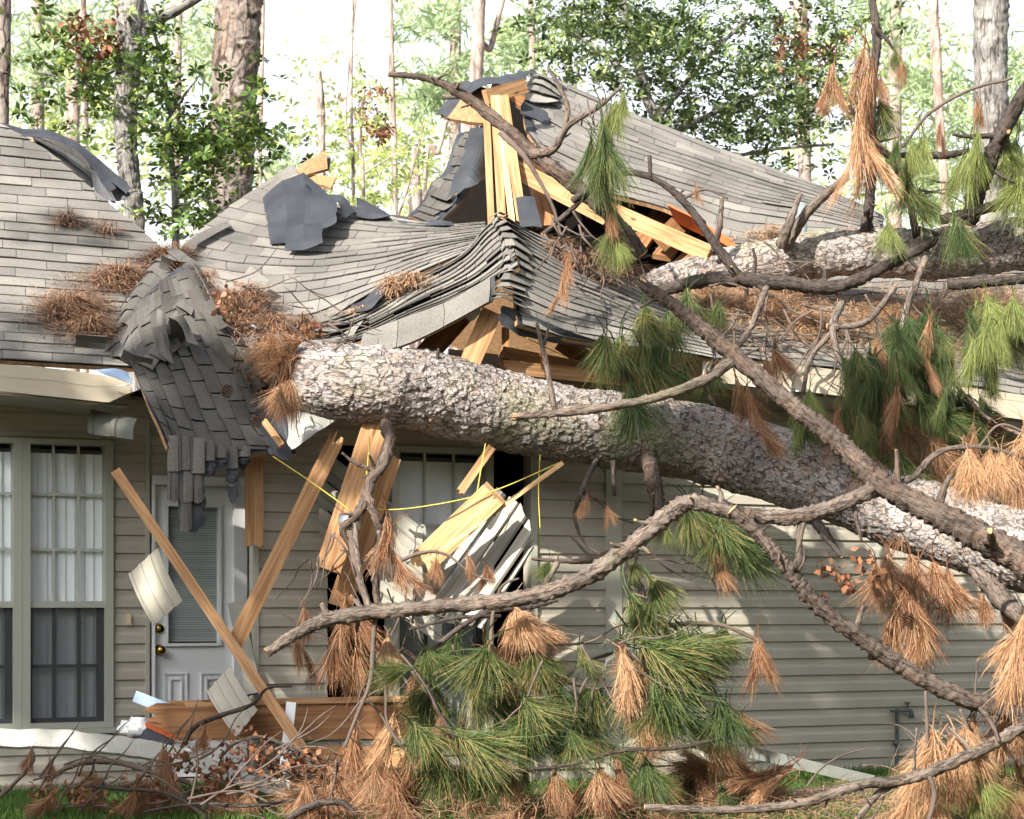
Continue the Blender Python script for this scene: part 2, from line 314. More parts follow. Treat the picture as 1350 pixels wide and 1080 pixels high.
def tube(pts, rad, res=.02, seg=12, rough=.0, plates=0, jag=(0, 0), knob=0.0, seedv=0, capmi=1, ps=(18, 31, 31)):
    """pts list of Vectors, rad list of radii -> MB with displaced bark; both ends closed (jagged when broken)"""
    L = sum((pts[i+1]-pts[i]).length for i in range(len(pts)-1)); n = max(3, int(L/res)); mb = MB()
    rv = [Vector((r, 0, 0)) for r in rad]
    C_ = [curve(pts, i/n) for i in range(n+1)]; Rr = [max(.0008, curve(rv, i/n).x) for i in range(n+1)]
    T = [(C_[min(i+1, n)]-C_[max(i-1, 0)]).normalized() for i in range(n+1)]
    ref = Vector((0, 0, 1)) if abs(T[0].z) < .9 else Vector((1, 0, 0)); U = (ref-T[0]*ref.dot(T[0])).normalized()
    V = []; vv = []; s = 0
    for i in range(n+1):
        if i: s += (C_[i]-C_[i-1]).length
        U = (U-T[i]*U.dot(T[i])).normalized(); W = T[i].cross(U)
        for k in range(seg):
            a = 2*math.pi*k/seg; dirv = U*math.cos(a)+W*math.sin(a); r = Rr[i]; p = C_[i]+dirv*r
            dsp = 0
            if rough: dsp += rough*r*noise.noise(p*(1.3/max(r, .02))+Vector((seedv, 0, 0)))
            if plates:
                q = Vector((p.x*ps[0]+seedv, p.y*ps[1], p.z*ps[2])); q += noise.noise_vector(p*ps[1]*.35)*1.0
                dd, _ = noise.voronoi(q); e = min(1.0, (dd[1]-dd[0])*4.5); cellh = noise.cell(_[0]*3.7); tl = q-_[0]
                big = .5+1.1*max(0, noise.noise(p*2.6)+.35)
                dsp += big*plates*(.55*e-.4)+plates*.55*cellh*e+plates*.9*e*(tl.x*.8-tl.z*.6)+plates*.35*noise.noise(p*45)
            if knob: dsp += knob*r*max(0, noise.noise(p*(2.2/max(r, .01)))-.25)+knob*.17*r*noise.noise(p*(5.5/max(r, .008)))
            e = 0
            if i == 0 and jag[0]: e = -random.random()*jag[0]
            if i == n and jag[1]: e = random.random()*jag[1]
            V.append(C_[i]+dirv*(r+dsp)+T[i]*e)
        vv.append(s)
    mb.v = [tuple(p) for p in V]
    r0 = sum(Rr)/len(Rr)
    for i in range(n):
        for k in range(seg):
            k2 = (k+1) % seg
            mb.f.append([i*seg+k, i*seg+k2, (i+1)*seg+k2, (i+1)*seg+k])
            u0, u1 = k/seg*6.28*r0+seedv, (k+1)/seg*6.28*r0+seedv
            mb.uv.append([(vv[i], u0), (vv[i], u1), (vv[i+1], u1), (vv[i+1], u0)]); mb.c.append(.5); mb.mi.append(0)
    for i, rev in ((0, True), (n, False)):
        c = len(mb.v); mb.v.append(tuple(C_[i]+T[i]*(Rr[i]*.25 if not rev else -Rr[i]*.25)))
        for k in range(seg):
            f = [i*seg+k, i*seg+(k+1) % seg, c]; f = f[::-1] if rev else f
            mb.f.append(f); mb.uv.append([(0, 0), (.02, 0), (.01, .02)]); mb.c.append(.5); mb.mi.append(capmi)
    return mb
def pp(lst): return [P(*q[:3]) for q in lst]
def limb(name, lst, m, parent=None, res=.02, seg=10, rough=.35, plates=0, jag=(0, .0), knob=.5, cap='broken'):
    """lst: (px, py, Y, radius in photo pixels)"""
    mb = tube(pp(lst), [q[3]/F*q[2]*.86 for q in lst], res, seg, rough, plates, jag, knob, seedv=random.random()*9)
    return mb.build(name, [m, M[cap]], parent, smooth=True)

# ------------------------------------------------------------------ shingled roof sheets
def lin_(p, t):
    n = len(p)-1; x = min(max(t, 0), 1)*n; i = min(int(x), n-1); return p[i].lerp(p[i+1], x-i)
def grid_surface(G, lin=False):
    if lin: return lambda u, v: lin_([lin_(r, u) for r in G], v)
    def S(u, v):
        cols = [curve(r, u) for r in G]; return curve(cols, v)
    return S
def roof_patch(G, mtab, parent, name='shingles', courses=None, tabs=None, wob=0.0, lift=.012, drop=0.0, thick=.03, edge_rag=0.0, curl=0.0, deck='roof_deck', deckmat='felt', skew=.5, under='osb', expo=.127, wt=.305, gap=.0018, ulim=None):
    S = grid_surface(G)
    W_ = sum((S(i/8+.125, .5)-S(i/8, .5)).length for i in range(8)); H_ = sum((S(.5, i/8+.125)-S(.5, i/8)).length for i in range(8))
    nc = courses or max(3, round(H_/expo)); nt_ = tabs or max(2, round(W_/wt))
    def N(u, v):
        e = .01; du = S(min(u+e, 1), v)-S(max(u-e, 0), v); dv = S(u, min(v+e, 1))-S(u, max(v-e, 0)); n = du.cross(dv)
        if n.length < 1e-9: return Vector((0, 0, 1))
        n.normalize(); c = S(u, v)-Vector((0, 0, H))
        if n.z < 0 and n.z < -.15: n = -n
        elif abs(n.z) <= .15 and n.dot(c) > 0: n = -n
        return n
    def Sd(u, v, off):
        p = S(u, v); n = N(u, v)
        w1 = wob*noise.noise(p*2.7) if wob else 0
        return p+n*(off+w1)
    mb = MB()
    for j in range(nc):
        v0, v1 = j/nc, (j+1)/nc; k = -random.random()*.35-(j % 2)*skew
        jl = (random.random()**3)*curl
        while k < nt_:
            u0, u1 = max(0, k/nt_), min(1, (k+1)/nt_)
            k += 1
            if u1-u0 < .1/nt_: continue
            if drop and random.random() < drop: continue
            rag = 0
            if edge_rag:
                if u0 <= 0: u0 = random.random()*edge_rag/nt_
                if u1 >= 1: u1 = 1-random.random()*edge_rag/nt_
            g = gap/W_; cl = random.random()**2*.6+.2*random.random()+.1
            bl = lift*(.7+.6*random.random())+jl*(.5+random.random())+(curl*1.5 if random.random() < curl*6 else 0); us = [u0+g+(u1-u0-2*g)*q/3 for q in range(4)]
            if ulim and u0 >= max(ulim(v0), ulim(v1)): continue
            vt = max(0, v0-.35/nc); dv = random.uniform(-.03, .03)/nc; v1b = min(1, v1+dv) if j < nc-1 else 1
            cl_ = (lambda q, v: min(q, ulim(v))) if ulim else (lambda q, v: q)
            top = [Sd(cl_(q, vt), vt, .001) for q in us]; mid = [Sd(cl_(q, (v0+v1)/2), (v0*.5+v1*.5), .001+bl*.55) for q in us]; bot = [Sd(cl_(q, v1), v1b, bl) for q in us]; sk_ = [Sd(cl_(q, v1), v1b, bl-.006) for q in us]
            vs = top+mid+bot+sk_; fs = []
            for r_ in range(3):
                for q in range(3): fs.append([r_*4+q, (r_+1)*4+q, (r_+1)*4+q+1, r_*4+q+1])
            mb.add(vs, fs, None, cl)
    o = mb.build(name, mtab, parent)
    if deck:
        db = MB(); nu, nv = 3*max(3, len(G[0])), 3*max(3, len(G))
        for lay, off in ((0, -.004), (1, -thick)):
            pts = [[Sd(a/nu*(ulim(b/nv) if ulim else 1), b/nv, off) for a in range(nu+1)] for b in range(nv+1)]
            for b in range(nv):
                for a in range(nu): db.quad(pts[b][a], pts[b+1][a], pts[b+1][a+1], pts[b][a+1], mi=lay)
            if lay == 0: p0 = pts
        for seq in ([(0, a) for a in range(nu+1)], [(nv, a) for a in range(nu+1)], [(b, 0) for b in range(nv+1)], [(b, nu) for b in range(nv+1)]):
            for q in range(len(seq)-1):
                (b0, a0), (b1, a1) = seq[q], seq[q+1]; db.quad(p0[b0][a0], p0[b1][a1], pts[b1][a1], pts[b0][a0], mi=1)
        db.build(deck, [M[deckmat], M[under]], parent)
    return o
def sheet(G, m, parent, name, nu=14, nv=10, wob=.02, freq=5, thick=.004, rag=0, under=None, lin=False):
    """thin torn sheet (felt, foil, plastic) with crumple and real thickness"""
    S = grid_surface(G, lin); mb = MB(); n0 = (S(.6, .5)-S(.4, .5)).cross(S(.5, .6)-S(.5, .4)).normalized()
    if n0.y > 0: n0 = -n0
    for lay in (0, 1):
        pts = []
        for b in range(nv+1):
            row = []
            for a in range(nu+1):
                u, v = a/nu, b/nv
                if rag:
                    if b == nv: v -= rag*abs(noise.noise(Vector((a*1.7, lay*0, 3.3))))
                    if a == nu: u -= rag*abs(noise.noise(Vector((b*1.9, 7.1, 0))))
                    if a == 0: u += rag*abs(noise.noise(Vector((b*1.9, 1.1, 0))))
                p = S(u, v); row.append(p+n0*(wob*noise.noise(p*freq)-lay*thick))
            pts.append(row)
        for b in range(nv):
            for a in range(nu): mb.quad(pts[b][a], pts[b+1][a], pts[b+1][a+1], pts[b][a+1], mi=lay if under else 0)
        if lay == 0: t0 = pts
    ring = [(0, a) for a in range(nu+1)]+[(b, nu) for b in range(1, nv+1)]+[(nv, a) for a in range(nu-1, -1, -1)]+[(b, 0) for b in range(nv-1, -1, -1)]
    for q in range(len(ring)-1):
        (b0, a0), (b1, a1) = ring[q], ring[q+1]; mb.quad(t0[b0][a0], t0[b1][a1], pts[b1][a1], pts[b0][a0])
    return mb.build(name, [m, M[under]] if under else m, parent, smooth=True)
def rows(*rr): return [[P(*q) for q in r] for r in rr]

# ================================================================== GROUND
g = MB(); xs = np.linspace(-9, 9, 60); 
def gz(x, y): return .03*noise.noise(Vector((x*.8, y*.8, 0)))-.02
gx = [-400, -60, -20]+list(np.linspace(-8, 8, 33))+[20, 60, 400]; gy = [-300, -40, 0]+list(np.linspace(8, 16, 17))+[30, 80, 600]
for j in range(len(gy)-1):
    for i in range(len(gx)-1):
        q = [(gx[i], gy[j]), (gx[i+1], gy[j]), (gx[i+1], gy[j+1]), (gx[i], gy[j+1])]
        g.quad(*[(x, y, gz(x, y)) for x, y in q])
tag(g.build('ground', M['soil'], smooth=True), kind='structure')
def blades(n, area, hmin, hmax, wd):
    V = np.zeros((n, 5, 3)); X = area(n); a = rng.uniform(0, 6.28, n); h = rng.uniform(hmin, hmax, n); ln = rng.uniform(0, .6, n)*h; b = rng.uniform(0, 6.28, n)
    base = np.stack([X[:, 0], X[:, 1], np.full(n, -.03)], 1); sd_ = np.stack([np.cos(a)*wd, np.sin(a)*wd, 0*a], 1); lean = np.stack([np.cos(b)*ln, np.sin(b)*ln, 0*a], 1)
    V[:, 0] = base-sd_; V[:, 1] = base+sd_; V[:, 2] = base+sd_*.7+lean*.4+np.array([0, 0, 1])*h[:, None]*.6; V[:, 3] = base-sd_*.7+lean*.4+np.array([0, 0, 1])*h[:, None]*.6
    V[:, 4] = base+lean+np.array([0, 0, 1])*h[:, None]
    idx = np.arange(n)[:, None]*5
    F1 = idx+np.array([[0, 1, 2, 3]]); F2 = idx+np.array([[3, 2, 4, 4]])
    return V.reshape(-1, 3), np.concatenate([idx+np.array([[0, 1, 2]]), idx+np.array([[0, 2, 3]]), idx+np.array([[3, 2, 4]])]), np.tile(rng.uniform(0, 1, n), 3)
def garea(n):
    Y = rng.uniform(10.6, 14.4, n); X = rng.uniform(-.27, .27, n)*Y
    keep_depth = 12.75+(X+2.4)*.466-.1; Y = np.minimum(Y, keep_depth-rng.uniform(0, 1.2, n)); return np.stack([X, Y], 1)
V_, F_, r_ = blades(90000, garea, .05, .13, .0035)
tag(npmesh('grass', V_, F_, M['grass'], rnd=r_), 'green lawn grass growing along the foot of the house', 'grass', kind='stuff')

# ================================================================== HOUSE
house = thing('house', 'single-storey grey-beige vinyl-sided house with its shingled roof crushed by the fallen pine', 'house', (0, 14, 0))
# ---- siding walls
LAP = .1143
def siding(W, px0, px1, z0, z1, name='siding_wall', s0=None, s1=None, m='siding'):
    a = W.sz(px0, 800)[0] if s0 is None else s0; b = W.sz(px1, 800)[0] if s1 is None else s1
    mb = MB(); k = math.floor(z0/LAP)
    prof0 = [(0, .002), (.004, .016), (.055, .013), (.075, .004), (LAP, .002)]
    while k*LAP < z1:
        zb = k*LAP; k += 1
        pr = [(min(max(zb+q, z0), z1), o) for q, o in prof0]
        for i in range(len(pr)-1):
            (za, oa), (zc, oc) = pr[i], pr[i+1]
            if zc-za < 1e-5: continue
            mb.quad(W.pt(a, za, oa), W.pt(b, za, oa), W.pt(b, zc, oc), W.pt(a, zc, oc))
    # wall core behind the vinyl
    mb.quad(W.pt(a, z0, -.10), W.pt(b, z0, -.10), W.pt(b, z1, -.10), W.pt(a, z1, -.10))
    for s in (a, b): mb.quad(W.pt(s, z0, -.1), W.pt(s, z0, 0), W.pt(s, z1, 0), W.pt(s, z1, -.1))
    return mb.build(name, M[m], house)
def SZ(W, px, py): return W.sz(px, py)
# left (porch) wall with twin window and door
ZT = 2.50
sWl = WL.sz(-60, 800)[0]; sWin1 = WL.sz(150, 800)[0]; sD0 = WL.sz(193, 800)[0]; sD1 = WL.sz(324, 800)[0]; sEnd = WL.sz(420, 800)[0]
zw1 = WL.sz(60, 577)[1]; zw0 = WL.sz(60, 965)[1]
siding(WL, 0, 0, zw1, ZT, s0=sWl, s1=sWin1); siding(WL, 0, 0, -.02, zw0, s0=sWl, s1=sWin1)
siding(WL, 0, 0, -.02, ZT, s0=sWin1, s1=sD0); zd1 = WL.sz(230, 628)[1]
siding(WL, 0, 0, zd1, ZT, s0=sD0, s1=sD1); siding(WL, 0, 0, -.02, ZT, s0=sD1, s1=sEnd)
# foundation slab edge
mb = MB(); fbox(mb, WL, sWl, sEnd, -.3, .05, -.4, .03); mb.build('foundation', mat('concrete', (.34, .30, .24), .9, var=(.26, .22, .17), scale=8), house)
# corner trims
def trimbox(W, px0, px1, z0, z1, o0, o1, name, m):
    mb = MB(); fbox(mb, W, W.sz(px0, 800)[0], W.sz(px1, 800)[0], z0, z1, o0, o1); return mb.build(name, M[m], house)
trimbox(WL, 191, 196, 0, ZT, .0, .028, 'wall_trim', 'trim')
# middle/right wall (stands forward)
zeM = 2.62
siding(WM, 336, 431, -.02, 2.55); siding(WM, 699, 1800, -.02, 2.6)
siding(WM, 431, 699, WM.sz(520, 588)[1], 2.5)
siding(WM, 431, 699, -.02, WM.sz(520, 968)[1])
trimbox(WM, 332, 339, 0, 2.5, -.05, .03, 'wall_trim', 'trim'); trimbox(WM, 697.5, 706, .0, 2.4, -.02, .03, 'wall_trim', 'trim'); trimbox(WM, 797, 818, .0, 2.45, .0, .022, 'wall_trim', 'trim')
# rooms behind openings
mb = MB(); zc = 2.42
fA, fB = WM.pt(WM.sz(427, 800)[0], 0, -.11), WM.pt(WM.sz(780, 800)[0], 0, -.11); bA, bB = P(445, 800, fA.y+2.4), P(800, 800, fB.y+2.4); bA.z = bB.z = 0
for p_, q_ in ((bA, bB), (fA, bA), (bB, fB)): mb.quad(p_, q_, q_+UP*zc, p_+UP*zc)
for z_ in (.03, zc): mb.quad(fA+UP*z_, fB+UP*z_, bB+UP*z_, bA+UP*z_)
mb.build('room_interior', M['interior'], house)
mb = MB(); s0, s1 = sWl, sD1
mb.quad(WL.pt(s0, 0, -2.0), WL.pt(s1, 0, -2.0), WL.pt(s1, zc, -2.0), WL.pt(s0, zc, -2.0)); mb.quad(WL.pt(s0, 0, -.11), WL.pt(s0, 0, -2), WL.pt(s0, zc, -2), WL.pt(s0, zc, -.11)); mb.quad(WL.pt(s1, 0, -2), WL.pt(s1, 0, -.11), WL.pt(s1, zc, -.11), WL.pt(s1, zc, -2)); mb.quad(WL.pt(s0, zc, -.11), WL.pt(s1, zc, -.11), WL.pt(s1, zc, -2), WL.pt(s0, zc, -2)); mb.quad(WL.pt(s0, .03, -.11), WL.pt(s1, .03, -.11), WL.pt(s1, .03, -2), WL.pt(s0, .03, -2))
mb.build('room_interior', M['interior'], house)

# ---- windows
def window(W, s0, s1, z0, zm, z1, cols, rt, rb, slats, screen=True, fr=.05, tilt=None):
    f = MB(); fbox(f, W, s0, s0+fr, z0, z1, -.09, .035); fbox(f, W, s1-fr, s1, z0, z1, -.09, .035); fbox(f, W, s0+fr, s1-fr, z1-fr*.7, z1, -.09, .033); fbox(f, W, s0+fr, s1-fr, z0, z0+fr*.7, -.09, .033)
    fbox(f, W, s0+fr, s1-fr, zm-.02, zm+.02, -.06, .012)
    wn = f.build('window', M['winframe'], house)
    sl = MB(); fbox(sl, W, s0-.01, s1+.01, z0-.035, z0-.002, -.02, .05); sl.build('sill', M['winframe'], wn)
    a, b = s0+fr, s1-fr; wd = b-a
    mu = MB()
    for k in range(1, cols): x = a+wd*k/cols; fbox(mu, W, x-.008, x+.008, zm+.021, z1-fr*.7, -.045, -.03)
    for k in range(1, rt): z = zm+(z1-zm)*k/rt; fbox(mu, W, a, b, z-.008, z+.008, -.044, -.0285)
    mu.build('muntin', M['muntin'], wn)
    ml = MB()
    for k in range(1, cols): x = a+wd*k/cols; fbox(ml, W, x-.011, x+.011, z0+fr*.7, zm-.021, -.03, -.012)
    for k in range(1, rb): z = z0+(zm-z0)*k/rb; fbox(ml, W, a, b, z-.011, z+.011, -.029, -.0105)
    fbox(ml, W, a, a+.02, z0+fr*.7, zm-.021, -.031, -.009); fbox(ml, W, b-.045, b, z0+fr*.7, zm-.021, -.031, -.009); fbox(ml, W, a, b, z0+fr*.7, z0+fr*.7+.03, -.0305, -.008)
    ml.build('muntin', M['darkmuntin'], wn)
    gl = MB(); gl.quad(W.pt(a, zm, -.046), W.pt(b, zm, -.046), W.pt(b, z1, -.046), W.pt(a, z1, -.046)); gl.quad(W.pt(a, z0, -.052), W.pt(b, z0, -.052), W.pt(b, zm, -.052), W.pt(a, zm, -.052)); gl.build('pane', M['glass'], wn)
    bl = MB(); n = slats
    for k in range(n):
        x0 = a+wd*k/n; x1 = x0+wd/n*1.05; tw = random.uniform(.01, .03)
        bl.quad(W.pt(x0, z0+.04, -.062-tw), W.pt(x1, z0+.04, -.062), W.pt(x1, z1-.085, -.062), W.pt(x0, z1-.085, -.062-tw), col=random.random())
    bl.build('vertical_blind', M['blind'], wn)
    if screen:
        sc = MB(); sc.quad(W.pt(a, z0+fr*.7, -.006), W.pt(b, z0+fr*.7, -.006), W.pt(b, zm-.02, -.006), W.pt(a, zm-.02, -.006)); sc.build('insect_screen', M['mesh_screen'], wn)
    rl = MB(); fbox(rl, W, a, b, z1-.08, z1-.06, -.1, -.065); rl.build('blind_rail', M['darkmuntin'], wn)
    return wn
zt = WL.sz(80, 579)[1]; zb = WL.sz(80, 960)[1]; zm = WL.sz(80, 797)[1]
sa = WL.sz(28, 800)[0]; sb = WL.sz(148, 800)[0]; wdt = sb-sa
w1 = window(WL, sa, sb, zb, zm, zt, 3, 3, 2, 8); w2 = window(WL, sa-wdt, sa-.002, zb, zm, zt, 3, 3, 2, 8)
for w_ in (w1, w2):
    for ch in w_.children: pass
# insect screens over the lower sashes
for a, b in ((sa, sb), (sa-wdt, sa-.002)):
    pass
zt2 = WM.sz(580, 590)[1]; zb2 = WM.sz(580, 972)[1]; zm2 = WM.sz(580, 795)[1]
w3 = window(WM, WM.sz(514, 800)[0], WM.sz(648, 800)[0], zb2, zm2, zt2, 3, 2, 2, 10)
# ---- door
zd0 = .06; sA, sB = WL.sz(203, 800)[0], WL.sz(307, 800)[0]
fr = MB(); fbox(fr, WL, sD0+.03, sA, zd0, zd1-.06, -.08, .03); fbox(fr, WL, sB, sD1, zd0, zd1-.06, -.08, .03); fbox(fr, WL, sD0+.03, sD1, zd1-.058, zd1, -.08, .032)
fr.build('door_frame', M['white'], house)
gs0, gs1 = WL.sz(222, 800)[0], WL.sz(289, 800)[0]; gz1, gz0 = WL.sz(250, 668)[1], WL.sz(250, 848)[1]
dm = MB(); zt_ = zd1-.062
fbox(dm, WL, sA, gs0, zd0, zt_, -.06, -.02); fbox(dm, WL, gs1, sB, zd0, zt_, -.06, -.02); fbox(dm, WL, gs0, gs1, gz1, zt_, -.06, -.02); fbox(dm, WL, gs0, gs1, zd0, gz0, -.06, -.02)
for (x0, x1) in ((217, 248), (265, 296)):
    q0, q1 = WL.sz(x0, 800)[0], WL.sz(x1, 800)[0]; z1_, z0_ = WL.sz(230, 887)[1], .25
    for (i_, o_) in ((0, -.008), (.035, -.004)):
        for bx in ((q0+i_, q1-i_, z1_-i_-.012, z1_-i_), (q0+i_, q1-i_, z0_+i_, z0_+i_+.012), (q0+i_, q0+i_+.01, z0_+i_+.013, z1_-i_-.013), (q1-i_-.01, q1-i_, z0_+i_+.013, z1_-i_-.013)): fbox(dm, WL, *bx, -.019, o_)
door = dm.build('door', M['white'], house)
lf = MB(); t = .018
for bx in ((gs0-t, gs1+t, gz1, gz1+t), (gs0-t, gs1+t, gz0-t, gz0), (gs0-t, gs0, gz0+.001, gz1-.001), (gs1, gs1+t, gz0+.001, gz1-.001)): fbox(lf, WL, *bx, -.0185, .0)
lf.build('lite_frame', M['white'], door)
bb = MB(); z = gz0+.01
while z < gz1: bb.quad(WL.pt(gs0, z, -.048), WL.pt(gs1, z, -.048), WL.pt(gs1, z+.014, -.056), WL.pt(gs0, z+.014, -.056), col=random.random()); z += .0155
bb.build('mini_blind', mat('mini_blind', (.42, .46, .44), .5, rnd=.1), door)
gl = MB(); gl.quad(WL.pt(gs0, gz0, -.035), WL.pt(gs1, gz0, -.035), WL.pt(gs1, gz1, -.035), WL.pt(gs0, gz1, -.035)); gl.build('pane', M['glass'], door)
def lathe(mb, base, axis, prof, seg=20, col=.5):
    axis = axis.normalized(); ref = UP if abs(axis.z) < .9 else Vector((1, 0, 0)); u = axis.cross(ref).normalized(); v = axis.cross(u)
    vs = [base+axis*h+(u*math.cos(2*math.pi*k/seg)+v*math.sin(2*math.pi*k/seg))*r for h, r in prof for k in range(seg)]
    fs = [[i*seg+k, i*seg+(k+1) % seg, (i+1)*seg+(k+1) % seg, (i+1)*seg+k] for i in range(len(prof)-1) for k in range(seg)]
    mb.add(vs, fs, None, col)
for py, kn in ((829, 0), (857, 1)):
    s_, z_ = WL.sz(211, py); mb = MB(); b0 = WL.pt(s_, z_, -.02)
    lathe(mb, b0, NO, [(0, .001), (0, .034), (.008, .033), (.012, .016), (.03, .013), (.036, .022), (.048, .029), (.062, .027), (.072, .018), (.074, .001)] if kn else [(0, .001), (0, .03), (.012, .03), (.022, .024), (.024, .001)])
    mb.build('door_knob' if kn else 'deadbolt', M['brass'], door, smooth=True)
s_, z_ = WL.sz(169, 817); mb = MB(); fbox(mb, WL, s_-.012, s_+.012, z_-.035, z_+.035, .014, .032); mb.build('doorbell', mat('cream_plastic', (.6, .52, .34), .5), house)

# ---- left eave: fascia, soffit
def strip(W_pts_top, W_pts_bot, name, m, thick=.02, parent=None, wob=0):
    G = [W_pts_top, W_pts_bot]; return sheet(G, M[m], parent or house, name, nu=24, nv=4, wob=wob, thick=thick, freq=3)
eL = [RL(-80, 470), RL(0, 480), RL(70, 486), RL(130, 494), RL(172, 502)]
strip([p-UP*.0 for p in eL], [p-UP*.07+NI*.01 for p in eL[:-1]]+[eL[-1]-UP*.02], 'fascia', 'fascia', .03)
strip([p-UP*.068+NI*.012 for p in eL[:-1]]+[eL[-1]-UP*.03], [p-UP*.175+NI*.03 for p in eL[:-1]]+[eL[-1]-UP*.07], 'fascia', 'fascia', .03)
mb = MB(); a0, a1 = eL[0]-UP*.17+NI*.02, eL[-1]-UP*.15+NI*.02
mb.quad(a0, a1, a1+NI*1.0+UP*.0, a0+NI*1.0); mb.quad(a0+UP*.01, a1+UP*.01, a1+NI*1.0+UP*.01, a0+NI*1.0+UP*.01); mb.build('soffit', M['siding_back'], house)
# soffit over the porch beyond the break
mb = MB(); q0, q1 = WL.pt(sWin1+.1, 2.48, 0), WL.pt(sEnd, 2.48, 0); mb.quad(q0, q1, q1+NO*.45, q0+NO*.45); mb.quad(q0+UP*.02, q1+UP*.02, q1+NO*.45+UP*.02, q0+NO*.45+UP*.02); mb.build('porch_ceiling', M['interior'], house)
# right eave
eR = [RM(930, 470), RM(1030, 479), RM(1150, 494), RM(1250, 507), RM(1350, 521), RM(1500, 542), RM(1800, 584)]
strip([p for p in eR], [p-UP*.045+NI*.01 for p in eR], 'fascia', 'fascia', .03)
strip([p-UP*.044+NI*.012 for p in eR], [p-UP*.16+NI*.03 for p in eR], 'fascia', 'fascia', .03)
mb = MB(); a0, a1 = eR[0]-UP*.16+NI*.02, eR[-1]-UP*.16+NI*.02; mb.quad(a0, a1, a1+NI*.9, a0+NI*.9); mb.quad(a0+UP*.01, a1+UP*.01, a1+NI*.9+UP*.01, a0+NI*.9+UP*.01); mb.build('soffit', M['siding_back'], house)

# ---- roof sheets
def on(Pl, rws, lift=None): return [[Pl(*q[:2])+(UP*(q[2] if len(q) > 2 else 0)) for q in r] for r in rws]
def gy(px, v): return (150+.097*(px+90))*(1-v)+(470+.055*(px+90))*v
GA = on(RL, [[(px, gy(px, v)) for px in (-90, 20, 130, 240)] for v in (0, .25, .5, .75, 1)])
BND = [(-60, 140), (0, 165), (62, 198), (128, 256), (190, 306), (238, 347), (212, 400), (176, 490)]
def bx(py):
    for (x0, y0), (x1, y1) in zip(BND, BND[1:]):
        if y0 <= py <= y1: return x0+(x1-x0)*(py-y0)/(y1-y0)
    return 240
def ulA(v):
    v = min(max(v, 0), 1); px = 240
    while px > -85 and px > bx(gy(px, v)): px -= 1
    # position along the row (row points are evenly spaced in the picture, so u is close to linear)
    return max(.02, min(1, (px+90)/330))
roof_patch(GA, M['shingle'], house, wob=.008, curl=.004, ulim=ulA, courses=26)
# far slope of the left gable, seen past the torn ridge
GA2 = rows([(40, 172, 15.2), (80, 184, 15.3), (112, 205, 15.4), (128, 235, 15.3)], [(45, 185, 15.0), (85, 205, 15.1), (118, 230, 15.2), (122, 248, 15.1)], [(60, 200, 14.8), (95, 230, 14.8), (112, 246, 14.9), (118, 254, 14.9)])
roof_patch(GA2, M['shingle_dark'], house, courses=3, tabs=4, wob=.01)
sheet(rows([(-30, 158, 14.9), (30, 168, 14.9), (90, 180, 14.9), (125, 205, 14.8), (176, 252, 14.7)], [(-30, 174, 14.7), (30, 178, 14.7), (88, 190, 14.7), (112, 208, 14.65), (150, 262, 14.6)]), M['felt'], house, 'ridge_cap', 20, 6, wob=.03, rag=.2)
sheet(rows([(118, 212, 14.9), (132, 230, 14.8), (174, 256, 14.7)], [(124, 250, 14.8), (134, 262, 14.75), (155, 264, 14.7)]), M['felt'], house, 'torn_felt', 10, 6, wob=.03)
# rear roof (other side of ridge) so the attic is closed
def rear(p0, p1, drop=2.0, name='rear_roof'):
    mb = MB(); b = NI*3.2-UP*drop
    mb.quad(p0, p1, p1+b, p0+b, mi=0); mb.quad(p0-UP*.03, p1-UP*.03, p1+b-UP*.03, p0+b-UP*.03, mi=1); mb.build(name, [M['shingle_dark'], M['osb']], house)
rear(RL(-90, 152), RL(60, 196)); 
# draped sheet hanging off the broken eave: u runs down the drape, v from up-roof to the left edge
GB = rows(
 [(258, 352, 12.75), (292, 405, 12.55), (330, 470, 12.3), (358, 530, 12.1), (392, 598, 11.9)],
 [(240, 352, 12.65), (268, 400, 12.4), (300, 470, 12.15), (328, 540, 11.95), (352, 600, 11.8)],
 [(222, 362, 12.55), (238, 410, 12.3), (262, 470, 12.05), (292, 545, 11.85), (318, 602, 11.7)],
 [(203, 378, 12.4), (210, 425, 12.15), (232, 480, 11.95), (258, 548, 11.75), (282, 600, 11.6)],
 [(180, 405, 12.25), (183, 450, 12.0), (203, 495, 11.85), (225, 548, 11.7), (246, 596, 11.55)],
 [(160, 452, 12.05), (172, 478, 11.9), (184, 508, 11.8), (202, 548, 11.65), (222, 588, 11.5)])
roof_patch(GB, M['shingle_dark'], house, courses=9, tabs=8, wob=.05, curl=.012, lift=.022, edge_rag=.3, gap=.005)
# buckled crest between left roof and drape
def rl(x, y, up): return RL(x, y)+UP*up
GB2 = [[rl(205, 340, .02), rl(228, 338, .06), P(250, 340, 12.95), P(268, 356, 12.75)], [rl(186, 378, .02), rl(208, 370, .09), P(236, 372, 12.62), P(262, 392, 12.45)], [rl(158, 420, .02), rl(186, 408, .11), P(218, 412, 12.28), P(250, 432, 12.18)],
 [rl(140, 455, .02), rl(166, 444, .09), P(198, 446, 12.06), P(232, 462, 11.98)], [rl(134, 481, .01), rl(156, 478, .03), P(182, 482, 11.86), P(208, 496, 11.82)]]
roof_patch(GB2, M['shingle_dark'], house, courses=9, tabs=3, wob=.035, curl=.014, lift=.017, edge_rag=.5, deck=None)
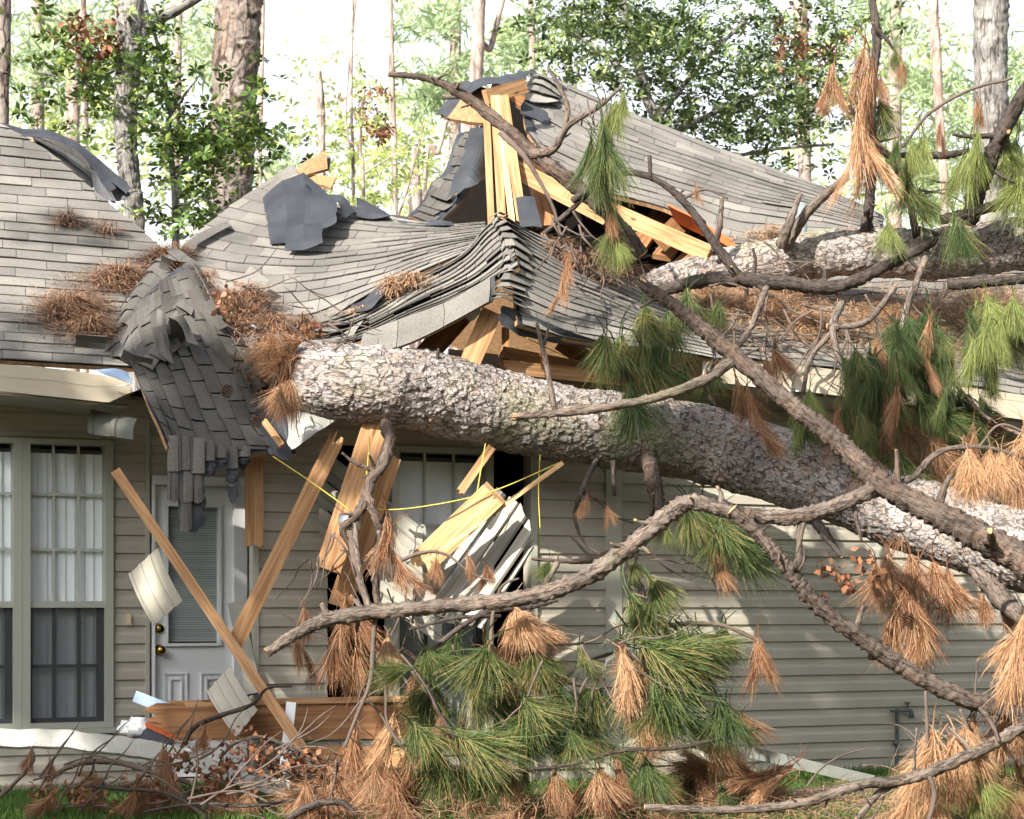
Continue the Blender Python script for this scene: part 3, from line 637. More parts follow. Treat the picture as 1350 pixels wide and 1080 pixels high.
# strips hanging straight down past the door
for (x0, x1, y0, y1, yy) in ((221, 238.5, 580, 662, 11.5), (237.5, 254, 580, 702, 11.51), (253, 270, 583, 664, 11.52), (269, 284, 586, 630, 11.56), (283, 299, 590, 618, 11.6), (298, 314, 594, 642, 11.65), (313, 330, 594, 612, 11.7)):
    G = rows([(x0, y0-6, yy+.04), ((x0+x1)/2, y0-6, yy+.03), (x1, y0-6, yy+.04)], [(x0, (y0+y1)/2, yy), ((x0+x1)/2, (y0+y1)/2, yy-.01), (x1, (y0+y1)/2, yy)], [(x0+1, y1-4, yy+.01), ((x0+x1)/2, y1, yy), (x1-1, y1-7, yy+.02)])
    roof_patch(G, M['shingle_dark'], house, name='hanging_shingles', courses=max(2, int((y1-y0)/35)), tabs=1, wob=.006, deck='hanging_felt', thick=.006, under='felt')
for (x0, x1, y0, y1, yy) in ((232, 272, 655, 706, 11.53), (297, 316, 636, 667, 11.66), (310, 330, 596, 622, 11.8)):
    sheet(rows([(x0, y0, yy), ((x0+x1)/2, y0, yy), (x1, y0, yy)], [(x0+4, y1-10, yy+.01), ((x0+x1)/2, y1, yy), (x1, y1-14, yy+.02)]), M['felt'], house, 'torn_felt', 9, 8, wob=.05, rag=.35)
# centre roof sagging into the valley
GC = rows([(385, 216, 15.2), (412, 244, 15.0), (450, 272, 14.9), (540, 290, 14.8), (590, 295, 14.7), (640, 293, 14.6)],
 [(318, 262, 14.8), (380, 277, 14.7), (450, 293, 14.6), (520, 302, 14.5), (580, 303, 14.5), (640, 299, 14.45)],
 [(272, 298, 14.3), (350, 315, 14.2), (430, 325, 14.2), (510, 320, 14.1), (580, 313, 14.2), (640, 306, 14.25)],
 [(233, 335, 13.8), (330, 350, 13.6), (420, 352, 13.6), (500, 342, 13.7), (570, 326, 13.85), (640, 313, 14.0)],
 [(255, 372, 13.2), (340, 388, 13.0), (410, 382, 13.0), (490, 366, 13.2), (560, 342, 13.5), (638, 319, 13.75)],
 [(285, 412, 12.7), (345, 424, 12.5), (405, 436, 12.4), (470, 400, 12.7), (545, 362, 13.1), (636, 326, 13.5)])
roof_patch(GC, M['shingle'], house, wob=.010, curl=.004, courses=15, tabs=10)
# lower lip under the gash
GC2 = rows([(400, 418, 12.55), (450, 410, 12.6), (520, 385, 12.8), (600, 345, 13.15)], [(402, 430, 12.35), (455, 424, 12.4), (530, 392, 12.6), (612, 350, 12.95)], [(405, 440, 12.25), (460, 434, 12.3), (540, 396, 12.5), (622, 350, 12.85)])
roof_patch(GC2, M['shingle'], house, courses=2, tabs=5, wob=.06, curl=.03, edge_rag=.5)
# front hip, left face (stacked buckled courses) and right face
GD1 = rows([(408, 428, 12.4), (480, 404, 12.6), (560, 362, 12.85), (610, 334, 13.0), (640, 302, 13.1), (657, 288, 13.15)],
 [(400, 446, 12.3), (480, 422, 12.4), (560, 382, 12.6), (615, 352, 12.75), (650, 320, 12.85), (668, 306, 12.9)],
 [(396, 460, 12.2), (480, 436, 12.2), (562, 400, 12.35), (618, 372, 12.5), (658, 345, 12.55), (678, 328, 12.6)],
 [(402, 470, 12.1), (480, 446, 12.05), (560, 416, 12.15), (612, 392, 12.25), (652, 370, 12.3), (684, 352, 12.35)])
roof_patch(GD1, M['shingle'], house, courses=12, tabs=8, wob=.02, curl=.010, lift=.016)
GD1b = rows([(478, 438, 12.06), (530, 420, 12.08), (590, 398, 12.14), (652, 362, 12.25)], [(476, 450, 12.02), (530, 434, 12.04), (592, 412, 12.1), (652, 378, 12.2)], [(474, 468, 12.0), (528, 458, 12.0), (590, 430, 12.06), (650, 396, 12.16)])
roof_patch(GD1b, M['shingle'], house, courses=1, tabs=3, wob=.02, edge_rag=.2, thick=.02)
GD2 = rows([(655, 287, 13.15), (715, 312, 13.4), (790, 345, 13.6), (850, 372, 13.8), (905, 392, 13.9)],
 [(668, 306, 12.9), (728, 338, 13.15), (800, 368, 13.35), (865, 398, 13.5), (918, 414, 13.6)],
 [(678, 336, 12.6), (738, 368, 12.85), (806, 396, 13.05), (874, 424, 13.2), (930, 440, 13.3)],
 [(680, 375, 12.35), (745, 405, 12.6), (812, 424, 12.8), (880, 444, 12.95), (938, 456, 13.05)],
 [(682, 428, 12.15), (750, 446, 12.4), (815, 457, 12.6), (880, 465, 12.8), (945, 474, 13.0)])
roof_patch(GD2, M['shingle'], house, courses=17, tabs=5, wob=.018, curl=.005, lift=.011, edge_rag=.2)
# hip cap
GH = rows([(648, 292, 13.1), (655, 284, 13.12), (668, 294, 13.15)], [(660, 312, 12.85), (668, 304, 12.85), (690, 318, 12.95)], [(664, 345, 12.5), (674, 338, 12.5), (700, 352, 12.65)], [(655, 385, 12.2), (664, 375, 12.2), (694, 386, 12.4)], [(650, 402, 12.1), (660, 398, 12.05), (690, 412, 12.2)])
roof_patch(GH, M['shingle'], house, name='hip_cap', courses=14, tabs=1, wob=.03, lift=.03, deck=None)
sheet(rows([(660, 402, 12.1), (690, 412, 12.2), (760, 440, 12.4), (835, 462, 12.65)], [(655, 425, 12.15), (682, 442, 12.2), (700, 448, 12.3), (835, 470, 12.7)]), M['felt'], house, 'torn_felt', 16, 5, wob=.04, rag=.2)
# big right roof
GE = on(RM, [[(704, 93), (800, 134), (900, 176), (1000, 214), (1080, 244), (1165, 285)], [(697, 116), (792, 160), (900, 204), (1000, 236), (1080, 260), (1165, 292)], [(690, 142), (785, 188), (890, 222), (990, 254), (1080, 273), (1165, 299)],
 [(698, 178), (790, 222), (880, 246), (980, 274), (1075, 288), (1165, 306)], [(745, 236), (805, 256), (880, 276), (965, 318), (1065, 318), (1165, 318)]])
roof_patch(GE, M['shingle'], house, wob=.012, curl=.005, edge_rag=.3, courses=15)
GF = on(RM, [[(965, 318), (1060, 317), (1150, 312), (1300, 305), (1500, 300), (1800, 300)], [(935, 380), (1040, 380), (1150, 378), (1300, 378), (1500, 378), (1800, 378)], [(940, 430), (1035, 430), (1150, 438), (1300, 450), (1500, 466), (1800, 490)], [(944, 474), (1030, 479), (1150, 494), (1300, 514), (1500, 542), (1800, 584)]])
roof_patch(GF, M['shingle'], house, wob=.03, curl=.004)
rear(RM(704, 95), RM(1165, 286), 1.6)
roof_patch(rows([(704, 93, 16.95), (722, 97, 16.9), (742, 108, 16.8)], [(697, 108, 16.6), (716, 112, 16.6), (738, 128, 16.55)], [(690, 135, 16.2), (712, 140, 16.2), (736, 138, 16.3)]), M['shingle'], house, name='hip_cap', courses=5, tabs=1, deck=None, lift=.04)
sheet(rows([(688, 132, 16.0), (712, 140, 16.0), (722, 150, 16.0)], [(686, 150, 15.9), (705, 156, 15.9), (724, 170, 15.9)]), M['felt'], house, 'torn_felt', 8, 6, wob=.03)
# left side of the tall broken gable
GG = rows([(602, 176, 15.7), (622, 172, 15.6), (639, 172, 15.5)], [(594, 204, 15.5), (618, 204, 15.4), (637, 208, 15.3)], [(577, 234, 15.3), (600, 236, 15.2), (622, 242, 15.1)], [(558, 262, 15.0), (578, 264, 14.95), (598, 268, 14.9)], [(538, 290, 14.8), (556, 294, 14.75), (573, 300, 14.7)])
roof_patch(GG, M['shingle_dark'], house, wob=.08, curl=.02, courses=11, tabs=2, edge_rag=.6)
sheet(rows([(618, 168, 15.3), (640, 172, 15.25), (644, 178, 15.2)], [(606, 210, 15.1), (630, 215, 15.0), (640, 236, 15.0)], [(588, 262, 14.9), (600, 258, 14.85), (618, 250, 14.8)]), M['felt_sheen'], house, 'torn_felt', 10, 12, wob=.06, rag=.3)
sheet(rows([(596, 176, 15.75), (612, 174, 15.7), (620, 176, 15.7)], [(594, 196, 15.7), (608, 200, 15.7), (616, 198, 15.65)]), M['shingle'], house, 'torn_shingle', 6, 5, wob=.02)
# peak overhang
sheet(rows([(608, 112, 15.9), (640, 104, 15.9), (672, 98, 16.2), (708, 91, 16.9)], [(617, 134, 15.5), (642, 110, 15.5), (670, 108, 15.8), (694, 106, 16.3)]), M['felt_sheen'], house, 'ridge_cap', 14, 6, wob=.04, rag=.1)
sheet(rows([(610, 112, 15.9), (626, 112, 15.8), (646, 118, 15.7)], [(580, 150, 15.7), (610, 160, 15.5), (642, 162, 15.4)]), M['osb'], house, 'gable_overhang', 8, 8, wob=.02, thick=.03)
sheet(rows([(606, 108, 15.88), (616, 106, 15.86), (624, 110, 15.84)], [(574, 150, 15.68), (584, 150, 15.66), (590, 156, 15.62)]), M['felt'], house, 'torn_felt', 5, 8, wob=.02)
# attic darkness put into colour: near-black backing sheets, with rafters, behind the hole
mb = MB(); mb.quad(P(560, 310, 16.6), P(985, 345, 16.0), P(940, 250, 16.6), P(636, 160, 17.2)); mb.quad(P(636, 160, 17.2), P(940, 250, 16.6), P(800, 160, 17.4), P(650, 105, 17.4)); mb.build('attic_dark_sheet', M['interior'], house)
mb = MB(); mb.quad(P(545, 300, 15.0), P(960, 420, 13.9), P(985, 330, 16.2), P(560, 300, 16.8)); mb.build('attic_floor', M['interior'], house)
for x0, y0, x1, y1 in ((880, 268, 838, 330), (915, 285, 872, 340), (945, 302, 900, 350), (700, 200, 720, 300)):
    mb = MB(); beam(mb, P(x0, y0, 15.6), P(x1, y1, 15.0), .14, .04, up=Vector((1, 0, 0))); mb.build('rafter', M['wood_old'], house)
def plank_part(name, x0, y0, Y0, x1, y1, Y1, wpx, m='wood', t=.04, sA=0, sB=0, parent=None, up=None):
    a, b = P(x0, y0, Y0), P(x1, y1, Y1); Ym = (Y0+Y1)/2
    d = (b-a).normalized(); view = ((a+b)/2-Vector((0, 0, H))).normalized(); u = d.cross(view).normalized() if up is None else up
    mb = MB(); beam(mb, a, b, wpx/F*Ym, t, up=u, splA=sA, splB=sB); return mb.build(name, M[m], parent or house)
T_ = [  # gable studs and rafters still fixed to the house
 ('gable_stud', 641, 142, 15.2, 648, 304, 14.8, 9, 'wood', .06), ('gable_stud', 652, 128, 15.1, 662, 296, 14.7, 11, 'wood', .05), ('gable_stud', 664, 128, 15.05, 688, 292, 14.7, 13, 'wood', .05), ('gable_stud', 655, 128, 15.08, 675, 292, 14.72, 8, 'wood_pale', .05),
 ('gable_header', 640, 128, 15.35, 690, 114, 15.6, 19, 'wood', .05), ('gable_stud', 705, 196, 15.6, 708, 300, 15.2, 16, 'wood_old', .05), ('gable_stud', 690, 135, 15.9, 660, 115, 15.9, 14, 'wood_old', .05),
 ('gable_stud', 714, 200, 15.5, 712, 300, 15.2, 10, 'wood', .05),
 ('broken_rafter', 678, 222, 15.0, 800, 285, 14.6, 24, 'wood', .05), ('broken_rafter', 770, 262, 14.7, 936, 335, 14.0, 22, 'wood', .05), ('broken_rafter', 870, 320, 14.9, 905, 285, 15.2, 26, 'wood_old', .05),
 ('rafter', 648, 412, 12.3, 616, 486, 12.2, 27, 'wood', .05), ('rafter', 618, 404, 12.7, 560, 470, 12.4, 30, 'wood_old', .05),
 ('header_beam', 662, 464, 12.55, 800, 490, 12.9, 15, 'wood_old', .08), ('header_beam', 660, 483, 12.5, 960, 515, 13.3, 17, 'wood', .08), ('header_post', 666, 432, 12.6, 668, 500, 12.6, 10, 'wood', .05),
 ('rafter', 738, 450, 12.9, 800, 492, 12.9, 24, 'wood_old', .04), ('wall_stud', 335, 600, 12.0, 335, 717, 12.0, 24, 'wood', .09),
 ('rafter', 700, 500, 13.2, 960, 540, 13.8, 20, 'wood_old', .05), ('top_plate', 590, 470, 12.9, 680, 480, 13.0, 20, 'white', .05)]
for t_ in T_: plank_part(*t_[:-1], t=t_[-1], sA=.0, sB=.03)
plank_part('broken_rafter', 936, 306, 14.7, 1000, 345, 14.3, 8, 'red', .03)
# red-orange underside board at the hole's right edge
sheet(rows([(880, 270, 14.9), (965, 318, 14.6)], [(890, 292, 15.1), (960, 332, 14.7)]), M['red'], house, 'decking_edge', 6, 4, wob=.02, thick=.015)
# black felt laid over the valley roof
sheet(rows([(346, 262, 14.6), (372, 238, 14.7), (400, 226, 14.75), (420, 244, 14.7)], [(352, 296, 14.3), (378, 275, 14.4), (402, 270, 14.45), (444, 262, 14.5)], [(356, 322, 14.0), (378, 318, 14.05), (400, 316, 14.1), (446, 292, 14.2)]), M['felt_sheen'], house, 'torn_felt', 18, 16, wob=.025, rag=.05, lin=True)
sheet(rows([(376, 300, 14.1), (400, 296, 14.1), (425, 292, 14.15)], [(376, 331, 13.85), (400, 329, 13.85), (426, 322, 13.9)]), M['felt_sheen'], house, 'torn_felt', 8, 6, wob=.02, rag=.04, lin=True)
sheet(rows([(398, 232, 14.7), (425, 252, 14.7), (452, 256, 14.7), (468, 280, 14.6)], [(405, 240, 14.6), (422, 262, 14.55), (445, 264, 14.5), (450, 282, 14.4)]), M['felt'], house, 'torn_felt', 12, 5, wob=.06)
sheet(rows([(470, 264, 14.9), (492, 268, 14.9), (512, 278, 14.8)], [(470, 284, 14.6), (492, 284, 14.6), (514, 281, 14.6)]), M['felt'], house, 'torn_felt', 8, 5, wob=.05)
sheet(rows([(440, 268, 14.95), (520, 284, 14.85), (600, 292, 14.7)], [(452, 284, 14.7), (522, 294, 14.6), (600, 299, 14.5)]), M['felt'], house, 'torn_felt', 12, 3, wob=.02, rag=.3)
sheet(rows([(390, 222, 15.1), (410, 208, 15.2), (430, 198, 15.25)], [(398, 232, 14.9), (418, 226, 15.0), (432, 222, 15.1)]), M['osb'], house, 'broken_decking', 8, 5, wob=.02, thick=.02)
sheet(rows([(405, 230, 15.0), (425, 232, 15.0), (444, 234, 15.0)], [(408, 240, 14.9), (428, 244, 14.9), (436, 248, 14.9)]), M['wood'], house, 'broken_decking', 6, 4, wob=.01, thick=.02)
sheet(rows([(422, 206, 15.3), (436, 208, 15.3)], [(420, 228, 15.2), (434, 224, 15.2)]), M['felt'], house, 'torn_felt', 6, 5, wob=.04)
sheet(rows([(232, 334, 13.6), (262, 308, 14.0), (300, 290, 14.3)], [(240, 342, 13.5), (268, 318, 13.9), (304, 298, 14.2)]), M['shingle_dark'], house, 'torn_shingle', 8, 3, wob=.02)
sheet(rows([(680, 262, 14.6), (698, 262, 14.6), (705, 262, 14.6)], [(686, 300, 14.3), (702, 298, 14.3), (715, 300, 14.3)]), M['felt_sheen'], house, 'torn_felt', 6, 6, wob=.04)
sheet(rows([(420, 452, 12.1), (450, 440, 12.2), (480, 428, 12.25)], [(388, 460, 12.1), (412, 468, 12.0), (440, 468, 11.98)]), M['shingle'], house, 'torn_shingle', 8, 5, wob=.04)
sheet(rows([(343, 462, 12.0), (365, 458, 11.95), (392, 446, 12.0)], [(348, 484, 11.9), (372, 490, 11.85), (386, 476, 11.9)]), M['felt_sheen'], house, 'torn_felt', 8, 6, wob=.04)
sheet(rows([(605, 408, 12.25), (618, 402, 12.25), (632, 396, 12.2)], [(612, 418, 12.2), (622, 424, 12.2), (634, 412, 12.2)]), M['siding_back'], house, 'torn_shingle', 6, 5, wob=.02)
sheet(rows([(462, 400, 12.6), (485, 384, 12.65), (505, 374, 12.7)], [(470, 412, 12.5), (490, 406, 12.45), (510, 386, 12.55)]), M['felt'], house, 'torn_felt', 8, 5, wob=.06)
sheet(rows([(310, 540, 11.95), (345, 520, 12.1), (352, 500, 12.2)], [(352, 600, 11.8), (385, 604, 11.8), (372, 540, 12.05)]), M['felt'], house, 'torn_felt', 8, 8, wob=.06, rag=.1)
sheet(rows([(330, 350, 12.9), (305, 385, 12.7)], [(355, 372, 12.8), (330, 410, 12.5)]), M['shingle'], house, 'torn_shingle', 6, 5, wob=.03)
# vent pipe
mb = MB(); b0 = RM(1057, 318); lathe(mb, b0-UP*.1, UP, [(0, .09), (.12, .05), (.16, .04), (.38, .04), (.38, .03), (.3, .03)]); mb.build('roof_vent_pipe', M['pvc'], house, smooth=True)
# wall faucet
mb = MB(); s_, z_ = WM.sz(1178, 937); pb = WM.pt(s_, 0, .04)
lathe(mb, pb, UP, [(0, .013), (z_, .013), (z_+.01, .018), (z_+.02, .001)], 10); lathe(mb, pb+UP*(z_-.24), UP, [(0, .012), (0, .025), (.04, .025), (.04, .012)], 10)
lathe(mb, pb+UP*z_-D*.05, D, [(0, .01), (.17, .012), (.17, .001)], 10)
lathe(mb, pb+UP*(z_-.05)+D*.12, UP, [(0, .001), (0, .018), (.03, .018), (.05, .012)], 10); lathe(mb, pb+UP*z_+D*.09, UP, [(0, .006), (.05, .006)], 8); lathe(mb, pb+UP*(z_+.05)+D*.09, UP, [(0, .001), (0, .02), (.01, .02), (.01, .001)], 10)
mb.build('faucet', M['dark_iron'], house, smooth=True)

# ---- bent siding hanging in the broken wall
def bent(px, m, name='bent_siding', laps=4, Y=(12.2, 12.2, 12.2, 12.2)):
    """px: 4 corners (a b c d); a-b is the lap direction"""
    a, b, c, d = [P(x, y, Y[i]) for i, (x, y) in enumerate(px)]
    n = (b-a).cross(d-a).normalized(); n = n if n.y < 0 else -n; mb = MB()
    for k in range(laps):
        v0, v1 = k/laps, (k+1)/laps
        def q(v, o, s): 
            p0, p1 = a.lerp(d, v), b.lerp(c, v); return p0.lerp(p1, s)+n*o
        pr = [(v0, .0), (v0+.04/laps, .018), (v0+.5/laps, .016), (v0+.66/laps, .004), (v1, .001)]
        for j in range(4):
            for s in range(4):
                o0, o1 = pr[j][1]+.003*math.sin(s*1.3+k), pr[j][1]+.003*math.sin((s+1)*1.3+k)
                e0, e1 = pr[j+1][1]+.003*math.sin(s*1.3+k), pr[j+1][1]+.003*math.sin((s+1)*1.3+k)
                mb.quad(q(pr[j][0], o0, s/4), q(pr[j][0], o1, (s+1)/4), q(pr[j+1][0], e1, (s+1)/4), q(pr[j+1][0], e0, s/4))
    ob = mb.build(name, M[m], house); md = ob.modifiers.new('thick', 'SOLIDIFY'); md.thickness = .003; return ob
bent([(556, 812), (668, 654), (655, 642), (543, 790)], 'siding_back', laps=1, Y=(12.15, 12.2, 12.25, 12.2))
bent([(578, 820), (684, 664), (671, 654), (560, 812)], 'siding', laps=1, Y=(12.1, 12.12, 12.18, 12.15))
bent([(600, 824), (694, 682), (686, 663), (582, 820)], 'siding_back', laps=1, Y=(12.04, 12.06, 12.12, 12.1))
bent([(622, 826), (703, 704), (697, 684), (605, 824)], 'siding', laps=1, Y=(11.98, 12.0, 12.06, 12.04))
bent([(636, 830), (704, 722), (704, 710), (628, 826)], 'siding_back', laps=1, Y=(12.0, 12.02, 12.04, 12.02))
bent([(432, 596), (560, 700), (556, 738), (425, 628)], 'siding_back', laps=1, Y=(12.25, 12.1, 12.1, 12.3))
bent([(425, 632), (572, 748), (570, 782), (420, 662)], 'siding_back', laps=1, Y=(12.2, 12.08, 12.08, 12.25))
bent([(422, 668), (575, 786), (572, 818), (420, 700)], 'siding_back', laps=1, Y=(12.2, 12.05, 12.05, 12.2))
bent([(500, 762), (584, 822), (580, 850), (500, 792)], 'siding_back', laps=1, Y=(12.1, 12.02, 12.02, 12.1))

# lifted, curled and torn single shingles round the break
def loose_shingle(x, y, Yd, ang, L=42, W=17, curl_=.05, m='shingle_dark'):
    a = R(ang); c, s_ = math.cos(a), math.sin(a); G = []
    for v in (-.5, 0, .5):
        row = []
        for u in (-.5, 0, .5):
            X_, Y_ = u*L, v*W; p = P(x+X_*c-Y_*s_, y+X_*s_+Y_*c, Yd+v*.08); p += UP*(curl_*(u*u*2)*random.uniform(.2, 1.2))+Vector((0, -curl_*abs(v)*random.uniform(0, 1), 0)); row.append(p)
        G.append(row)
    sheet(G, M[m], house, 'torn_shingle', 8, 4, wob=.02, thick=.004, rag=.05)
for q in [(262, 400, 12.3, 65), (280, 418, 12.25, 62), (240, 440, 12.0, 70), (292, 470, 12.05, 58), (232, 352, 12.85, 15), (214, 452, 11.97, 72), (120, 452, 12.1, 4), (330, 500, 12.05, 56), (180, 478, 11.84, 20)]: loose_shingle(*q, curl_=random.uniform(.01, .035))
sheet(rows([(209, 408, 12.1), (214, 411, 12.06), (219, 416, 12.05)], [(208, 438, 12.0), (214, 444, 11.92), (222, 450, 11.94)], [(213, 468, 11.9), (221, 476, 11.86), (230, 480, 11.86)]), M['shingle_dark'], house, 'torn_shingle', 8, 10, wob=.04)
sheet(rows([(222, 418, 12.02), (240, 426, 12.0)], [(226, 446, 11.96), (246, 444, 11.96)]), M['interior'], house, 'hole_shade_sheet', 5, 5, wob=.02, rag=.2)  # near-black sheet laid on the shingles as the shade of a hole
sheet(rows([(226, 416, 12.05), (240, 430, 11.98), (246, 452, 11.93)], [(240, 414, 12.05), (252, 436, 11.98), (262, 458, 11.93)]), M['shingle_dark'], house, 'torn_shingle', 8, 6, wob=.03)

# ================================================================== LOOSE THINGS
def plank(label, cat, *a, **k):
    nm = k.pop('nm', 'broken_board'); o = plank_part(nm, *a, **k, parent=None); return o
def loose_plank(nm, label, cat, x0, y0, Y0, x1, y1, Y1, wpx, m='wood', t=.04, sA=0, sB=0, group=None, up=None):
    a, b = P(x0, y0, Y0), P(x1, y1, Y1); d = (b-a).normalized(); view = ((a+b)/2-Vector((0, 0, H))).normalized(); u = d.cross(view).normalized() if up is None else up
    mb = MB(); beam(mb, a, b, wpx/F*(Y0+Y1)/2, t, up=u, splA=sA, splB=sB); return tag(mb.build(nm, M[m]), label, cat, group)
GL = 'pieces of broken framing lumber'
for q in [
 ('long narrow pine stud leaning diagonally across the white door', 153, 622, 12.1, 418, 1016, 11.35, 14, 'wood', .045, 0, 0),
 ('pine board leaning against the siding, its foot resting on the long stud', 438, 590, 12.0, 308, 852, 11.75, 22, 'wood', .04, .12, 0),
 ('wide pine plank hanging under the trunk, square lower end', 500, 545, 12.0, 432, 752, 11.8, 34, 'wood', .045, 0, 0),
 ('pine plank partly hidden behind the wide hanging plank', 512, 605, 12.1, 448, 800, 12.0, 32, 'wood', .04, .05, 0),
 ('bright splintered timber block jutting up in front of the broken window', 652, 650, 11.75, 560, 738, 11.95, 36, 'wood_pale', .09, 0, .12),
 ('thin yellowish wood strip slanting from the trunk across the window', 742, 610, 11.8, 560, 742, 11.75, 6, 'wood_pale', .015, 0, 0),
 ('short stick of pine hanging over the blinds beneath the trunk', 648, 590, 12.0, 607, 648, 11.9, 11, 'wood', .03, 0, .02),
 ('short pale wood scrap poking out under the hanging shingles', 350, 558, 11.8, 372, 588, 11.75, 9, 'wood', .03, .02, 0)]:
    loose_plank('broken_board', q[0], 'board', *q[1:9], t=q[9], sA=q[10], sB=q[11], group=GL) if False else loose_plank('broken_board', q[0], 'board', q[1], q[2], q[3], q[4], q[5], q[6], q[7], q[8], q[9], q[10], q[11], GL)
loose_plank('fallen_beam', 'heavy brown porch beam lying on the ground beneath the broken window', 'beam', 560, 948, 11.75, 215, 952, 11.9, 50, 'wood_old', .14, 0, .15)
loose_plank('fallen_beam', 'pale wood rail lying on top of the heavy brown beam', 'beam', 540, 921, 11.72, 230, 928, 11.88, 8, 'wood', .1, 0, .05)
loose_plank('fallen_beam', 'shorter timber under the heavy brown beam at ground level', 'beam', 560, 1000, 11.6, 400, 995, 11.65, 26, 'wood', .1)
loose_plank('white_trim_board', 'narrow white trim board standing upright before the brown beam', 'board', 384, 926, 11.55, 374, 1020, 11.45, 13, 'white', .02)
loose_plank('flashing_strip', 'blue-grey metal flashing strip sticking out below the door', 'flashing', 178, 918, 11.9, 262, 950, 11.85, 15, 'blueflash', .03)
loose_plank('flashing_strip', 'grey metal drip edge lying on the grass against the right wall', 'flashing', 990, 992, 12.9, 1152, 1030, 12.7, 15, 'soffit_dark', .02)
loose_plank('ground_board', 'tan board half buried in grass near the faucet', 'board', 1046, 1048, 12.0, 1160, 1040, 12.2, 16, 'fascia', .04)
tag(sheet(rows([(125, 486, 11.95), (150, 484, 11.9), (168, 490, 11.85)], [(140, 494, 11.85), (160, 502, 11.8), (175, 505, 11.75)]), M['blueflash'], None, 'bent_flashing', 8, 4, wob=.02), 'bright bluish bent metal sticking out at the broken left eave', 'flashing')
def ribbed(px, Ys, m, label, nm='soffit_panel', ribs=6, perf=True):
    a, b, c, d = [P(x, y, Ys[i]) for i, (x, y) in enumerate(px)]; n = (b-a).cross(d-a).normalized(); n = n if n.y < 0 else -n; mb = MB()
    k = 0; vs = []
    for r in range(ribs):
        for (v, o) in ((r/ribs, 0), (r/ribs+.06/ribs, .012), (r/ribs+.22/ribs, .012), (r/ribs+.28/ribs, 0)): vs.append((v, o))
    vs.append((1, 0)); ns = 6
    for j in range(len(vs)-1):
        for s in range(ns):
            f = lambda s_, v, o: a.lerp(b, s_).lerp(d.lerp(c, s_), v)+n*(o+.02*math.sin(s_*3))
            mb.quad(f(s/ns, *vs[j]), f((s+1)/ns, *vs[j]), f((s+1)/ns, *vs[j+1]), f(s/ns, *vs[j+1]))
    ob = mb.build(nm, M[m]); md = ob.modifiers.new('thick', 'SOLIDIFY'); md.thickness = .003; return tag(ob, label, 'soffit panel', 'torn ribbed soffit panels')
ribbed([(170, 757), (203, 825), (241, 792), (208, 722)], (12.1, 12.05, 11.95, 12.0), 'siding', 'ribbed grey soffit panel dangling in front of the door handles', ribs=3)
ribbed([(273, 912), (312, 972), (340, 936), (303, 878)], (11.7, 11.6, 11.6, 11.65), 'siding', 'ribbed grey soffit panel standing on edge against the long leaning stud', ribs=3)
ribbed([(120, 540), (116, 572), (176, 580), (181, 552)], (12.3, 12.25, 12.1, 12.15), 'soffit_dark', 'ribbed soffit piece hanging loose below the left eave', ribs=2)
loose_plank('downspout', 'dark corner trim strip leaning beside the door frame', 'trim', 310, 795, 12.25, 335, 915, 12.1, 20, 'siding_back', .04)
# long bent white gutter on the ground
GU = [P(-60, 978, 11.55), P(60, 976, 11.5), P(150, 985, 11.45), P(205, 993, 11.4), P(260, 1008, 11.3), P(330, 1030, 11.2), P(400, 1052, 11.1)]
mb = MB(); n = 60; prof = [(0, .055), (.006, .062), (.02, .06), (.02, -.03), (.0, -.045), (-.06, -.045), (-.08, .05)]
prevr = None
for i in range(n+1):
    c = curve(GU, i/n); T = (curve(GU, min(1, (i+1)/n))-curve(GU, max(0, (i-1)/n))).normalized(); s = T.cross(UP).normalized(); dent = .02*noise.noise(Vector((i*.35, 2, 0)))
    ring_ = [c+s*(o+dent*(z < .05))+UP*(z+dent*.8) for o, z in prof]
    if prevr:
        for j in range(len(prof)-1): mb.quad(prevr[j], ring_[j], ring_[j+1], prevr[j+1])
    prevr = ring_
ob = mb.build('fallen_gutter', M['whitemetal']); ob.modifiers.new('thick', 'SOLIDIFY').thickness = .003
tag(ob, 'long dented white gutter lying along the foot of the left wall', 'gutter')
# plastic sheet
tag(sheet(rows([(352, 556, 12.0), (380, 545, 12.0), (420, 540, 12.0), (452, 533, 12.05)], [(358, 578, 11.9), (385, 570, 11.92), (420, 556, 11.95), (448, 545, 12.0)], [(366, 588, 11.85), (390, 588, 11.85), (420, 572, 11.9), (444, 556, 11.95)]), M['plastic'], None, 'plastic_sheet', 16, 10, wob=.06, freq=7), 'crumpled grey plastic sheet hanging beneath the trunk beside the shingles', 'plastic sheet')
# debris by the door: cloth and tray
mb = MB(); c = P(178, 962, 11.75)
for i in range(14):
    for k in range(20):
        def q(i, k):
            th, ph = math.pi*i/14, 2*math.pi*k/20; v = Vector((math.sin(th)*math.cos(ph), math.sin(th)*math.sin(ph)*.7, math.cos(th)*.8)); return c+v*(.085*(1+.5*noise.noise(v*2.4+Vector((3, 1, 0)))))
        mb.quad(q(i, k), q(i+1, k), q(i+1, k+1), q(i, k+1))
tag(mb.build('crumpled_cloth', M['white_cloth'], smooth=True), 'crumpled white cloth bundle among debris below the door', 'cloth')
sheet_o = sheet(rows([(158, 980, 11.7), (192, 956, 11.75)], [(205, 990, 11.5), (232, 975, 11.5)]), M['felt'], None, 'debris_panel', 6, 6, wob=.01, thick=.02)
tag(sheet_o, 'dark panel with a red-orange edge lying by the white cloth', 'panel')
for nm, a, b in (('panel_edge', (158, 981, 11.69), (192, 956, 11.74)), ('panel_edge', (192, 955, 11.74), (233, 974, 11.49))):
    mb = MB(); beam(mb, P(*a), P(*b), .02, .025); mb.build(nm, M['red'], sheet_o)
